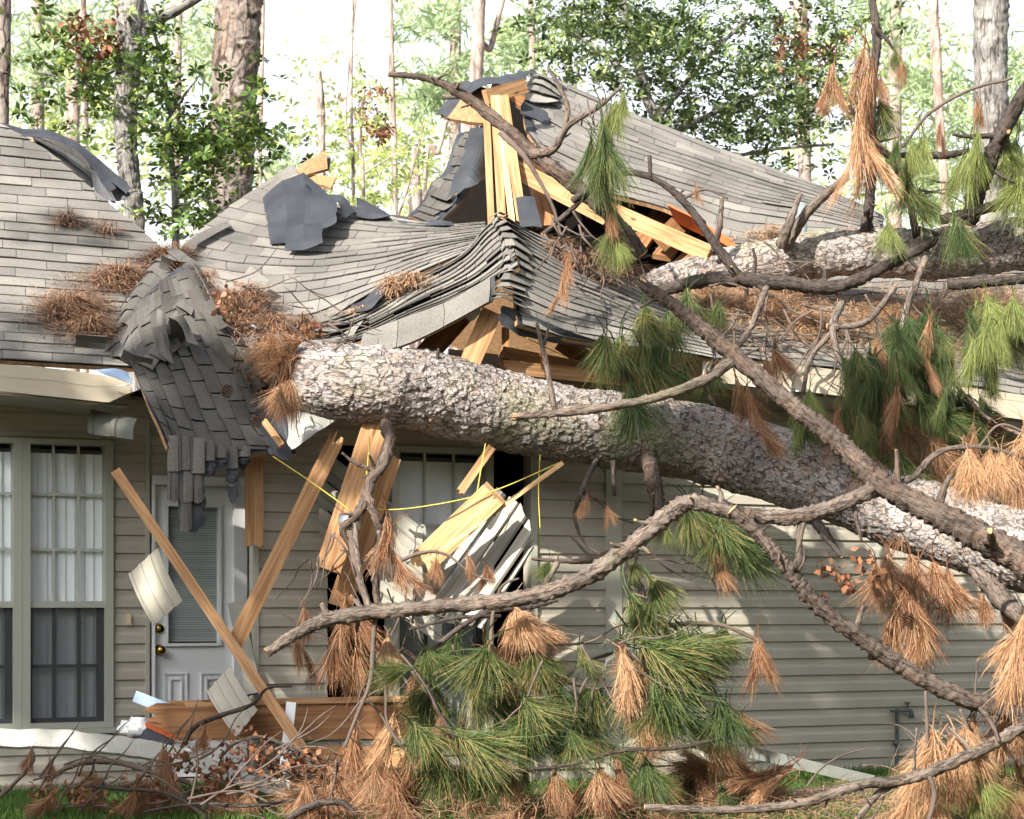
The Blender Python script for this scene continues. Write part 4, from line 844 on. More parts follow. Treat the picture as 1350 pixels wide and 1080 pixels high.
tag(sheet(rows([(256, 976, 11.55), (290, 978, 11.5), (320, 990, 11.45)], [(250, 992, 11.45), (285, 1004, 11.4), (312, 1004, 11.4)]), M['plastic'], None, 'debris_panel', 6, 6, wob=.05, thick=.01), 'torn whitish sheet lying beyond the gutter', 'panel')
# junction can and cables
mb = MB(); lathe(mb, P(450, 690, 11.75), Vector((.9, -.2, .15)), [(0, .001), (0, .055), (.1, .055), (.1, .001)], 20); tag(mb.build('metal_can', M['steel'], smooth=True), 'small round galvanised metal can hanging in the broken branches', 'can')
def cable(label, pts, r=.0036, m='yellow'):
    mb = tube(pp(pts), [r]*len(pts), .03, 6); return tag(mb.build('yellow_cable', [M[m], M[m]], smooth=True), label, 'cable', 'yellow electrical cables')
cable('yellow cable running from the hanging shingles down to the metal can', [(360, 602, 11.7), (405, 632, 11.7), (455, 668, 11.7), (462, 676, 11.72)])
cable('yellow cable sagging across the blinds to the bright timber block', [(470, 670, 11.7), (520, 672, 11.7), (570, 666, 11.7), (620, 656, 11.7), (665, 642, 11.7), (738, 610, 11.85)])
cable('yellow cable hanging down the right siding beside the opening', [(712, 600, 12.2), (710, 650, 12.3), (712, 700, 12.3), (711, 735, 12.3)])
cable('short yellow cable hanging from the trunk above the blinds', [(640, 585, 11.9), (634, 620, 11.85), (628, 655, 11.85)])
cable('yellow cable looped down the wide hanging plank', [(487, 575, 11.7), (484, 620, 11.68), (478, 660, 11.7)])
cable('yellow cable inside the eave above the trunk', [(682, 440, 12.5), (715, 456, 12.5), (745, 470, 12.55)])

# ================================================================== FALLEN PINE
pine = thing('fallen_pine', 'massive grey pine trunk lying from the right foreground up onto the crushed roof', 'fallen tree', P(900, 640, 11.4))
TR = [(2050, 1020, 9.7, 60), (1760, 905, 10.3, 57), (1520, 800, 10.9, 54), (1400, 745, 11.2, 53), (1300, 712, 11.7, 50), (1180, 670, 12.05, 50), (1080, 632, 12.35, 49), (960, 595, 12.65, 50), (850, 572, 12.7, 51), (750, 560, 12.55, 50), (650, 538, 12.35, 52), (560, 516, 12.15, 54), (480, 508, 12.0, 53), (425, 502, 12.0, 49), (398, 494, 12.1, 40), (372, 482, 12.35, 30), (320, 455, 12.75, 26), (260, 425, 13.1, 20)]
mb = tube(pp(TR), [q[3]/F*q[2]*1.0 for q in TR], .0075, 180, .06, .0095, (0, .1)); mb.build('trunk', [M['bark'], M['broken']], pine, smooth=True)
def br(lst, m='limb', parent=pine, name='branch', **k):
    o = limb(name, lst, M[m], parent, **k)
    if len(lst) >= 5 and max(q[3] for q in lst) >= 7:
        pts = pp(lst); rv = [Vector((q[3]/F*q[2], 0, 0)) for q in lst]
        for i in range(2+len(lst)//2):
            t = random.uniform(.04, .96); c = curve(pts, t); r = curve(rv, t).x; T = (curve(pts, min(1, t+.01))-curve(pts, max(0, t-.01))).normalized()
            v = Vector((random.gauss(0, 1), random.gauss(0, .6), random.gauss(.2, 1))); v = (v-T*v.dot(T)).normalized()+T*random.uniform(-.5, .8); L = r*random.uniform(1.6, 3.2)*(2.2 if random.random() < .25 else 1); rr = r*random.uniform(.16, .32)
            b = c+v*L*.6+Vector((random.gauss(0, r*.2), 0, random.gauss(0, r*.2)))
            tube([c, b, c+v*L], [rr*1.5, rr, rr*.6], .012, 7, .3, 0, (0, rr*1.5), .8, random.random()*9).build('stub', [M[m], M['broken']], parent, smooth=True)
    return o
# limbs growing from the trunk
br([(508, 560, 11.85, 11), (514, 580, 11.7, 9), (504, 612, 11.62, 9), (488, 634, 11.6, 8), (480, 664, 11.55, 8), (464, 686, 11.5, 7), (452, 700, 11.5, 5), (470, 735, 11.5, 3)], 'limb_mid', jag=(0, .03), knob=1.2)
br([(484, 650, 11.55, 5), (494, 680, 11.52, 6), (502, 712, 11.5, 5.5), (494, 750, 11.5, 5.5), (498, 800, 11.45, 5)], 'limb_mid', knob=1.2)
br([(462, 700, 11.5, 5), (470, 750, 11.45, 6), (486, 800, 11.4, 5)], 'twig')
br([(500, 700, 11.5, 5), (520, 740, 11.5, 4), (530, 765, 11.5, 3)])
br([(525, 740, 11.5, 3), (560, 728, 11.5, 3), (590, 732, 11.5, 2), (620, 755, 11.5, 1.5), (652, 768, 11.5, 1.2)], 'twig')
br([(854, 600, 12.5, 13), (864, 645, 12.3, 11), (864, 680, 12.2, 10), (842, 706, 12.1, 9), (812, 728, 12.0, 8), (780, 738, 11.95, 6), (745, 740, 11.9, 4), (700, 737, 11.9, 2)], 'limb_mid', knob=1.0)
br([(820, 722, 11.5, 7), (828, 760, 11.5, 7), (845, 775, 11.5, 5), (850, 800, 11.5, 3)], 'limb_dark')
br([(735, 742, 11.6, 5), (718, 770, 11.55, 5), (700, 800, 11.5, 4), (680, 815, 11.5, 3)], 'limb')
br([(787, 606, 12.3, 4), (770, 640, 11.62, 4), (758, 680, 11.65, 3), (770, 715, 11.65, 2), (790, 730, 11.6, 2)], 'limb_dark')
br([(765, 648, 11.62, 3), (790, 660, 11.6, 3), (810, 680, 11.6, 2), (835, 690, 11.6, 1.5)], 'limb_dark')
br([(808, 608, 12.35, 4), (810, 655, 12.3, 3)], 'limb_dark')
br([(575, 485, 12.0, 4), (578, 460, 12.0, 2)], 'limb_dark')
br([(1290, 750, 11.6, 17), (1330, 800, 11.3, 14), (1375, 830, 11.1, 12)], 'limb', plates=.0016)
br([(1060, 670, 12.1, 7), (1085, 700, 11.9, 8), (1110, 735, 11.8, 3)], 'limb_dark')

# second trunk lying on the right roof
pine2 = thing('fallen_pine', 'second pine trunk lying level across the right-hand roof slope', 'fallen tree', P(1100, 340, 14.0))
T2 = [(1900, 330, 13.2, 40), (1700, 324, 13.4, 38), (1500, 322, 13.6, 36), (1350, 322, 13.9, 34), (1230, 335, 14.0, 33), (1120, 332, 14.1, 32), (1020, 345, 14.1, 30), (940, 358, 14.1, 26), (880, 372, 14.05, 22), (830, 390, 14.0, 16)]
tube(pp(T2), [q[3]/F*q[2] for q in T2], .012, 90, .08, .010, (0, .1), .1, 5).build('trunk', [M['bark'], M['broken']], pine2, smooth=True)
for l_, m_ in (([(1140, 312, 14.0, 10), (1146, 270, 13.95, 8), (1150, 200, 13.9, 7), (1150, 120, 13.8, 6), (1156, 50, 13.8, 7), (1146, -20, 13.8, 5)], 'limb_dark'),
 ([(1275, 295, 13.6, 14), (1290, 250, 13.5, 14), (1310, 200, 13.4, 13), (1340, 140, 13.3, 12), (1390, 60, 13.2, 11)], 'limb_dark'),
 ([(1118, 138, 13.3, 3), (1150, 185, 13.4, 6), (1178, 215, 13.5, 6), (1196, 255, 13.6, 5), (1208, 310, 13.7, 6)], 'limb_dark'),
 ([(1035, 325, 13.9, 10), (1060, 285, 13.8, 8), (1090, 255, 13.7, 7), (1115, 235, 13.6, 6)], 'limb'),
 ([(1030, 325, 13.8, 9), (1040, 295, 13.7, 7), (1055, 258, 13.7, 3)], 'limb'),
 ([(1240, 290, 13.6, 8), (1300, 275, 13.5, 8), (1380, 250, 13.4, 7)], 'limb_dark'),
 ([(865, 385, 13.5, 9), (940, 368, 13.4, 11), (1020, 372, 13.4, 11), (1100, 378, 13.4, 10), (1160, 355, 13.5, 9), (1230, 318, 13.6, 8)], 'limb_dark'),
 ([(1250, 375, 13.3, 9), (1300, 372, 13.2, 8), (1380, 365, 13.2, 7)], 'limb_dark'),
 ([(940, 332, 13.9, 5), (948, 300, 13.8, 5), (952, 262, 13.8, 3)], 'limb'),
 ([(1210, 300, 13.6, 3), (1250, 310, 13.6, 3), (1270, 285, 13.6, 3)], 'twig'),
 ([(1180, 205, 13.8, 4), (1240, 205, 13.8, 6), (1275, 200, 13.8, 4)], 'limb_dark'),
 ([(1190, 195, 13.5, 2), (1225, 150, 13.4, 2.5), (1280, 118, 13.3, 2.5), (1330, 105, 13.2, 2)], 'twig'),
 ([(1150, 30, 13.7, 3), (1175, 60, 13.7, 2.5), (1190, 90, 13.7, 2)], 'limb_dark')):
    br(l_, m_, pine2, jag=(0, .03))

# big broken limb crossing in front
limbA = thing('fallen_limb', 'dark thick limb slanting down across the main trunk to the right edge', 'tree limb', P(1160, 640, 10.3))
br([(1600, 900, 9.7, 25), (1420, 790, 9.9, 24), (1340, 735, 10.0, 23), (1260, 690, 10.1, 21), (1165, 640, 10.25, 17), (1105, 582, 10.35, 15), (1040, 530, 10.45, 13), (960, 462, 10.55, 13), (900, 412, 10.6, 10), (852, 378, 10.65, 9)], 'limb_mid', limbA, seg=24, res=.012, plates=.0016, jag=(0, .08), knob=.5)
br([(965, 478, 10.5, 8), (920, 505, 10.45, 8), (860, 525, 10.4, 7), (780, 540, 10.4, 7), (725, 545, 10.4, 6), (682, 549, 10.4, 6)], parent=limbA, jag=(0, .04), plates=.0016, seg=14)
br([(732, 542, 10.4, 5), (726, 510, 10.38, 4), (718, 470, 10.36, 4), (708, 428, 10.35, 2.5)], parent=limbA, jag=(0, .02)); br([(717, 455, 10.36, 3), (722, 438, 10.36, 2), (723, 424, 10.36, 1.5)], parent=limbA)
br([(1170, 642, 10.3, 6), (1205, 628, 10.3, 5), (1225, 606, 10.3, 5), (1250, 592, 10.3, 4), (1300, 590, 10.3, 3), (1350, 604, 10.3, 3)], parent=limbA)
br([(1290, 590, 10.3, 2), (1320, 560, 10.3, 2), (1370, 580, 10.3, 2)], 'twig', limbA)
limbB = thing('fallen_limb', 'long knobbly limb arching left from the trunk to a sawn pale end near the window', 'tree limb', P(700, 800, 10.2))
br([(1150, 645, 10.2, 11), (1100, 668, 10.15, 11), (1040, 682, 10.1, 12), (970, 676, 10.1, 11), (912, 662, 10.1, 12), (880, 680, 10.15, 13), (830, 722, 10.2, 13), (770, 762, 10.25, 13), (700, 786, 10.3, 12), (600, 798, 10.3, 11), (500, 806, 10.35, 11), (430, 818, 10.4, 11), (390, 836, 10.4, 9), (356, 858, 10.4, 7)], parent=limbB, seg=24, res=.012, plates=.0016, knob=.6, jag=(0, .03))
br([(1050, 756, 10.1, 4), (1058, 735, 10.1, 5), (1052, 705, 10.1, 4), (1058, 680, 10.1, 3)], parent=limbB); br([(432, 812, 10.4, 6), (424, 796, 10.4, 4)], parent=limbB)
br([(487, 802, 10.4, 4), (478, 770, 10.45, 3), (470, 720, 10.5, 4), (468, 690, 10.55, 3)], parent=limbB)
br([(495, 806, 10.4, 4), (492, 850, 10.4, 4), (488, 900, 10.4, 3.5), (470, 945, 10.4, 3), (455, 985, 10.4, 2.5)], 'twig', limbB); br([(490, 880, 10.4, 2.5), (508, 905, 10.4, 2.5), (510, 950, 10.4, 2), (530, 985, 10.4, 2)], 'twig', limbB)
br([(660, 800, 10.3, 3), (658, 780, 10.3, 2.5), (668, 768, 10.25, 2), (684, 763, 10.25, 1.5)], 'twig', limbB)
limbC = thing('fallen_limb', 'dark straight limb running down across the right siding to the frame edge', 'tree limb', P(1200, 880, 10.2))
br([(965, 672, 10.05, 10), (1000, 705, 10.05, 10), (1035, 745, 10.05, 11), (1075, 795, 10.1, 12), (1140, 845, 10.15, 12), (1200, 886, 10.2, 13), (1270, 920, 10.2, 13), (1350, 945, 10.2, 13), (1450, 970, 10.2, 13), (1640, 1010, 10.1, 14)], 'limb_mid', limbC, seg=22, res=.012, plates=.0016, knob=.5)
br([(1040, 756, 10.05, 5), (1052, 740, 10.0, 6), (1054, 715, 10.0, 4), (1060, 690, 10.0, 3)], parent=limbC)
br([(1360, 950, 10.15, 10), (1310, 980, 10.1, 9), (1260, 1004, 10.0, 9), (1200, 1026, 9.95, 9), (1130, 1036, 9.9, 8), (1060, 1058, 9.9, 7), (960, 1068, 9.9, 6), (850, 1064, 9.9, 5)], parent=limbC, seg=18, plates=.0016, knob=.5)
br([(1200, 1026, 9.95, 6), (1160, 1045, 9.95, 5), (1130, 1080, 9.95, 5)], parent=limbC); br([(1225, 1022, 9.95, 4), (1232, 1050, 9.95, 4), (1222, 1090, 9.95, 3)], 'twig', limbC)
limbD = thing('dead_branch', 'bare dark branch reaching over the broken gable with its tip left of the peak', 'tree branch', P(760, 290, 12.6))
br([(512, 98, 13.0, 4), (560, 103, 13.0, 5), (602, 120, 12.95, 7), (650, 155, 12.9, 9), (690, 190, 12.85, 10), (730, 222, 12.8, 12), (780, 262, 12.75, 12), (820, 300, 12.75, 10), (848, 335, 12.75, 9)], 'limb_mid', limbD, plates=.0016, seg=16)
br([(584, 128, 13.0, 4), (612, 128, 12.95, 4), (630, 140, 12.95, 4)], 'limb', limbD); br([(700, 204, 12.8, 8), (730, 196, 12.75, 6), (750, 165, 12.7, 5), (790, 140, 12.7, 4), (822, 112, 12.7, 2)], 'limb', limbD)
br([(745, 170, 12.7, 4), (748, 140, 12.7, 4), (732, 105, 12.7, 3), (722, 88, 12.7, 2)], 'limb', limbD)
br([(660, 175, 12.8, 5), (690, 205, 12.7, 4), (712, 240, 12.7, 3), (730, 275, 12.7, 2.5), (742, 320, 12.7, 2)], 'twig', limbD)
br([(755, 265, 12.6, 5), (790, 240, 12.5, 5), (830, 228, 12.45, 4), (870, 240, 12.4, 5), (905, 270, 12.4, 6), (940, 318, 12.4, 7), (972, 362, 12.4, 8)], 'limb_dark', limbD); br([(715, 310, 12.6, 4), (760, 270, 12.6, 4), (785, 245, 12.6, 4)], 'limb_dark', limbD)
br([(858, 236, 12.4, 3), (856, 205, 12.4, 3)], 'limb_dark', limbD); br([(900, 262, 12.4, 3), (930, 250, 12.4, 2), (960, 262, 12.4, 1.5)], 'twig', limbD)
def twigs(parent, boxes, m='twig'):
    for (x, y, Yd, n, L, ang, r) in boxes:
        for i in range(n):
            a = R(ang+random.uniform(-50, 50)); x0, y0 = x+random.uniform(-L, L)*.5, y+random.uniform(-L, L)*.4; yy = Yd+random.uniform(-.2, .2); pts = [(x0, y0, yy)]
            for k in range(4):
                a += random.uniform(-.42, .42); x0 += math.cos(a)*L/4; y0 += math.sin(a)*L/4; pts.append((x0, y0, yy+random.uniform(-.05, .05)))
            tube(pp(pts), [q/F*Yd for q in (r*.8, r*.7, r*.6, r*.45, r*.2)], .03, 5, .3, knob=.4).build('twig', [M[m], M[m]], parent, smooth=True)
twigs(limbD, [(745, 300, 12.6, 9, 60, 90, 2.2), (800, 330, 12.6, 7, 60, 60, 2), (770, 160, 12.6, 5, 30, -60, 1.5)])
twigs(pine, [(400, 450, 12.0, 10, 70, 20, 1.8), (340, 460, 12.0, 8, 60, 60, 1.6), (365, 500, 11.9, 8, 60, 70, 1.6), (430, 400, 12.3, 4, 60, 200, 1.5), (330, 400, 12.3, 5, 90, 10, 1.6)])
twigs(pine2, [(960, 400, 13.2, 9, 90, 60, 2.2), (1050, 420, 13.1, 10, 90, 80, 2.2), (1150, 420, 13.0, 9, 90, 70, 2.2), (1000, 345, 13.5, 7, 70, 0, 1.8), (1200, 250, 13.6, 5, 70, 30, 2)])
twigs(limbB, [(540, 880, 10.6, 9, 120, 80, 2.2), (760, 880, 10.6, 8, 120, 60, 2.4), (860, 850, 10.6, 6, 100, 10, 2)])
br([(735, 790, 10.7, 4), (700, 800, 10.7, 4), (640, 808, 10.7, 4), (590, 840, 10.65, 4), (565, 870, 10.6, 3), (575, 930, 10.6, 2.5), (600, 975, 10.6, 2)], 'limb_dark', limbB); br([(650, 805, 10.7, 3), (648, 850, 10.65, 3), (665, 900, 10.6, 2.5), (690, 920, 10.6, 2)], 'twig', limbB)
br([(540, 830, 10.7, 2), (600, 815, 10.7, 3), (660, 812, 10.7, 3)], 'limb_dark', limbB); br([(810, 860, 10.7, 2), (760, 880, 10.7, 3), (720, 930, 10.7, 3)], 'limb_dark', limbB)
br([(855, 830, 10.6, 3), (900, 822, 10.6, 3), (950, 824, 10.6, 3), (990, 840, 10.6, 3), (1008, 850, 10.6, 2)], 'twig', limbB); br([(640, 1020, 10.4, 3), (740, 1010, 10.4, 3), (820, 990, 10.4, 3), (900, 985, 10.4, 3), (1000, 960, 10.5, 2)], 'limb_dark', limbB)

# ------------------------------------------------------------------ needle plumes
def plume(L, n, ln, spread, droop, stem=True, flat=1.0):
    """plume hanging along -Z from origin; needles leave the stem in tufts"""
    t = rng.beta(1.1, 1.3, n)*.9; az = rng.uniform(0, 2*np.pi, n); an = np.radians(rng.normal(spread, spread*.4, n)).clip(.03, 1.9)
    base = np.stack([.008*np.cos(az), .008*np.sin(az), -t*L], 1)
    d = np.stack([np.sin(an)*np.cos(az), np.sin(an)*np.sin(az)*flat, -np.cos(an)], 1); ln_ = ln*rng.uniform(.5, 1.15, n)
    side = np.cross(d, rng.normal(size=(n, 3))); side /= np.linalg.norm(side, axis=1)[:, None]; wd = .0012
    pts = [base]; cur = base.copy(); dd = d.copy(); K = 3
    for k in range(K):
        dd = dd+np.array([0, 0, -1])*droop/K*rng.uniform(.3, 1.5, (n, 1))+rng.normal(size=(n, 3))*.11; dd /= np.linalg.norm(dd, axis=1)[:, None]; cur = cur+dd*(ln_/K)[:, None]; pts.append(cur)
    V = np.zeros((n, 2*(K+1), 3))
    for k in range(K+1):
        ww = wd*(1-.55*(k/K)); V[:, 2*k] = pts[k]-side*ww; V[:, 2*k+1] = pts[k]+side*ww
    idx = np.arange(n)[:, None]*2*(K+1)
    Fs = np.concatenate([idx+np.array([[2*k, 2*k+1, 2*k+3, 2*k+2]]) for k in range(K)]); rr = np.tile(rng.uniform(0, 1, n), K)
    V = V.reshape(-1, 3)
    if stem:
        m = 5; th = np.linspace(0, 2*np.pi, m, endpoint=False); bx, by = rng.uniform(-.12, .12, 2); rings = []
        for z_, r_ in ((-L, .002), (-L*.4, .003), (.03, .0038), (.10, .0038), (.17, .003)): q_ = max(0, z_)**2/.17**2; rings.append(np.stack([bx*q_+r_*np.cos(th), by*q_+r_*np.sin(th), np.full(m, z_-.04*q_)], 1))
        SV = np.concatenate(rings); SF = np.array([[k*m+i, k*m+(i+1) % m, (k+1)*m+(i+1) % m, (k+1)*m+i] for k in range(4) for i in range(m)])+len(V); V = np.concatenate([V, SV]); Fs = np.concatenate([Fs, SF]); rr = np.concatenate([rr, np.full(len(SF), .02)])
    return V, Fs, rr
def bough(L, n, ln, spread, droop, subs):
    Vs, Fs, rr = [], [], []; off = 0
    for k in range(subs):
        V, F_, r_ = plume(L*random.uniform(.7, 1.1), n//subs, ln*random.uniform(.85, 1.1), spread, droop)
        a1, a2 = rng.uniform(0, 6.28), (0 if k == 0 else R(random.uniform(12, 34))); ax = Vector((math.cos(a1), math.sin(a1), 0)); Mx = np.array(Matrix.Rotation(a2, 3, ax)); V = V@Mx.T
        V = V+(0 if k == 0 else np.array([random.uniform(-.03, .03), random.uniform(-.03, .03), -random.uniform(0, L*.5)]))
        V[:, :2] += (V[:, 2:3]**2)*np.array([[random.uniform(-1, 1), random.uniform(-1, 1)]])*.7
        Vs.append(V); Fs.append(F_+off); rr.append(np.clip(r_+random.uniform(-.2, .2), 0, 1)); off += len(V)
    return np.concatenate(Vs), np.concatenate(Fs), np.concatenate(rr)
SHAPES = {'hang': [bough(.20, 640, .20, 22, .9, 3) for _ in range(5)], 'wide': [bough(.15, 660, .22, 40, 1.0, 3) for _ in range(5)], 'fan': [bough(.13, 620, .22, 32, .35, 3) for _ in range(5)], 'tight': [bough(.34, 620, .17, 20, 1.2, 3) for _ in range(5)]}
PM = {}
def plume_mesh(shape, k, m):
    key = (shape, k, m)
    if key not in PM:
        V, Fs, rr = SHAPES[shape][k]; me = bpy.data.meshes.new('needle_plume'); me.from_pydata(V.tolist(), [], Fs.tolist())
        at = me.attributes.new('rnd', 'FLOAT', 'FACE'); at.data.foreach_set('value', rr.astype(np.float32)); me.materials.append(M[m]); PM[key] = me
    return PM[key]
def put(parent, x, y, Yd, lenpx, shape, m, ang=None, wide=1.0):
    """ang: image direction of the plume, 90 = straight down"""
    me = plume_mesh(shape, random.randrange(5), m); o = bpy.data.objects.new('needle_cluster', me); C.objects.link(o); o.parent = parent
    nat = {'hang': .40, 'wide': .33, 'fan': .31, 'tight': .50}[shape]; s = lenpx/F*Yd/nat
    a = R(90 if ang is None else ang); d = Vector((math.cos(a), random.uniform(-.25, .1), -math.sin(a))).normalized()
    q = (-d).to_track_quat('Z', 'Y'); o.rotation_mode = 'QUATERNION'; o.rotation_quaternion = q @ Matrix.Rotation(random.uniform(0, 6.28), 3, 'Z').to_quaternion()
    o.scale = (s*wide, s*wide, s); o.location = P(x, y, Yd)-WORLD[parent.name]; return o
def cluster_area(parent, cx, cy, rx, ry, Yd, n, mats, shapes=('wide', 'hang'), L=(55, 85), ang=(70, 110), dy=.25, wide=1.0):
    for i in range(n):
        r = math.sqrt(random.random()); a = random.uniform(0, 6.28)
        put(parent, cx+rx*r*math.cos(a), cy+ry*r*math.sin(a), Yd+random.uniform(-dy, dy), random.uniform(*L), random.choice(shapes), random.choice(mats), random.uniform(*ang), wide*random.uniform(.85, 1.15))
G3 = ('ngreen', 'nblue', 'ngreen', 'nyell')
# --- lower middle green/brown spray (attached to limb B)
for q in [(560, 850, 60, 'wide', 'ngreen', 60), (600, 830, 70, 'wide', 'ngreen', 100), (640, 850, 80, 'wide', 'ngreen', 95), (575, 900, 70, 'wide', 'ngreen', 110), (620, 905, 80, 'fan', 'ngreen', 60), (690, 920, 75, 'fan', 'ngreen', 50), (660, 950, 90, 'fan', 'nblue', 40), (600, 960, 90, 'fan', 'ngreen', 50),
 (580, 990, 85, 'wide', 'ngreen', 95), (640, 990, 80, 'wide', 'nblue', 60), (540, 880, 50, 'fan', 'ngreen', 170), (545, 950, 70, 'wide', 'ngreen', 80), (700, 850, 70, 'wide', 'ngreen', 80), (730, 900, 70, 'wide', 'nblue', 70), (760, 930, 75, 'fan', 'nblue', 60), (785, 900, 70, 'wide', 'ngreen', 100),
 (765, 850, 55, 'hang', 'ngreen', 80), (830, 780, 90, 'fan', 'ngreen', 60), (855, 760, 60, 'fan', 'ngreen', 50), (840, 840, 100, 'fan', 'ngreen', 45), (860, 880, 95, 'fan', 'nblue', 60), (880, 840, 80, 'wide', 'nblue', 80), (900, 830, 75, 'wide', 'nblue', 70), (800, 980, 70, 'fan', 'nblue', 50),
 (820, 860, 95, 'hang', 'ntan', 75), (850, 920, 90, 'hang', 'nred', 70), (818, 835, 80, 'tight', 'nred', 90), (880, 825, 55, 'hang', 'nred', 90), (912, 850, 80, 'wide', 'nblue', 90), (925, 835, 60, 'wide', 'ngreen', 60), (950, 828, 60, 'wide', 'nblue', 80), (1000, 840, 90, 'tight', 'nred', 82),
 (945, 920, 80, 'wide', 'nblue', 70), (965, 935, 70, 'hang', 'nred', 60), (680, 800, 65, 'wide', 'ntan', 70), (700, 850, 70, 'wide', 'ntan', 78), (690, 815, 80, 'hang', 'ntan', 60), (675, 805, 70, 'hang', 'ntan', 95), (715, 860, 55, 'wide', 'ntan', 85),
 (655, 1000, 70, 'hang', 'ntan', 60), (610, 1000, 90, 'hang', 'nred', 70), (730, 1015, 75, 'tight', 'nred', 95), (815, 1000, 80, 'tight', 'nred', 90), (790, 1010, 70, 'wide', 'nred', 80), (850, 1000, 70, 'wide', 'nblue', 80), (512, 840, 40, 'hang', 'ntan', 90), (520, 870, 50, 'hang', 'ntan', 100),
 (520, 940, 80, 'hang', 'ntan', 100), (545, 980, 80, 'hang', 'nred', 100), (500, 990, 80, 'hang', 'nred', 80), (470, 960, 80, 'hang', 'nred', 100), (900, 940, 80, 'hang', 'ntan', 50), (930, 960, 80, 'hang', 'ntan', 70), (880, 900, 80, 'wide', 'nblue', 110), (750, 960, 70, 'wide', 'ngreen', 70)]:
    put(limbB, q[0], q[1], 10.6+random.uniform(-.2, .25), q[2]*1.1, q[3], q[4], q[5], 1.15)
cluster_area(limbB, 640, 920, 110, 80, 10.8, 16, ('ngreen', 'nblue', 'ngreen', 'nred'), ang=(30, 120)); cluster_area(limbB, 860, 900, 60, 60, 10.8, 9, ('nblue', 'nred', 'ntan'), ang=(40, 110))
# --- right roof spray (second pine)
for (cx, cy, rx, ry, n, ms, aa) in ((1170, 470, 70, 60, 16, ('ngreen', 'nblue', 'ngreen'), (50, 115)), (1240, 430, 60, 50, 14, ('ngreen', 'nblue'), (60, 110)), (1150, 560, 60, 50, 10, ('ngreen', 'ngreen', 'nred'), (60, 120)), (1300, 420, 40, 40, 8, ('ngreen', 'nyell'), (70, 110)), (1240, 540, 50, 40, 7, ('nblue', 'ngreen'), (40, 90)),
 (1200, 610, 50, 30, 6, ('nred', 'ngreen'), (70, 110)), (1300, 640, 40, 30, 5, ('nblue', 'nred'), (60, 110))): cluster_area(pine2, cx, cy, rx, ry, 12.3, n, ms, ang=aa, L=(55, 85), dy=.4, wide=.75)
bough_r = thing('fallen_bough', 'dense green pine bough spilling over the right eave above the main trunk', 'pine bough', P(1200, 520, 12.0))
for l_ in ([(1110, 400, 12.6, 6), (1098, 430, 12.4, 6), (1108, 475, 12.3, 5), (1140, 510, 12.2, 4)], [(1105, 430, 12.4, 5), (1070, 470, 12.4, 4), (1058, 520, 12.4, 3)], [(1220, 340, 12.6, 5), (1190, 430, 12.3, 6), (1200, 500, 12.1, 5), (1250, 560, 12.1, 4), (1290, 600, 12.1, 3)], [(1195, 485, 12.1, 4), (1240, 490, 12.1, 4), (1300, 550, 12.1, 3), (1360, 580, 12.1, 3)], [(1090, 430, 12.4, 5), (1140, 425, 12.4, 5), (1180, 380, 12.6, 4)]): br(l_, 'limb', bough_r)
for (cx, cy, rx, ry, n, ms, aa) in ((1140, 500, 65, 60, 14, ('ngreen', 'ngreen', 'nyell', 'nred'), (50, 115)), (1200, 450, 60, 50, 12, ('ngreen', 'nblue', 'nred'), (60, 110)), (1180, 590, 60, 30, 7, ('ngreen', 'nred'), (60, 120)), (1270, 480, 50, 50, 14, ('ngreen', 'nblue'), (70, 110)), (1320, 400, 30, 40, 8, ('ngreen', 'nyell'), (70, 110)), (1250, 590, 60, 40, 12, ('nblue', 'nred'), (70, 110)), (1210, 640, 50, 30, 8, ('nred', 'nblue'), (70, 110)), (1060, 530, 20, 30, 5, ('ngreen', 'nyell'), (80, 100))): cluster_area(bough_r, cx, cy, rx, ry, 12.1, n, ms, ang=aa, L=(55, 85), dy=.3, wide=.75)
pine3 = thing('fallen_limb', 'needle-covered limb draped behind the thick dark limb under the right eave', 'tree limb', P(960, 470, 12.2))
br([(1010, 380, 12.6, 5), (985, 440, 12.3, 5), (940, 490, 12.2, 4), (905, 520, 12.2, 3)], 'limb', pine3)
for q in [(850, 400, 80, 'wide', 'ngreen', 80), (880, 410, 85, 'wide', 'ngreen', 75), (820, 440, 90, 'wide', 'ngreen', 95), (845, 450, 90, 'fan', 'ngreen', 80), (830, 500, 90, 'fan', 'ngreen', 75), (865, 440, 60, 'hang', 'nblue', 80), (835, 530, 65, 'wide', 'nblue', 85), (800, 440, 70, 'wide', 'ngreen', 100), (905, 380, 70, 'wide', 'ngreen', 85),
 (945, 395, 50, 'wide', 'ngreen', 85), (970, 500, 85, 'hang', 'nred', 75), (985, 510, 80, 'tight', 'nred', 80), (1010, 470, 70, 'hang', 'nred', 80), (1020, 460, 60, 'wide', 'nred', 70), (940, 480, 55, 'wide', 'ngreen', 95), (905, 480, 50, 'wide', 'ngreen', 110), (1000, 560, 60, 'hang', 'nred', 60)]:
    put(pine3, q[0], q[1], 12.0+random.uniform(-.3, .2), q[2], q[3], q[4], q[5])
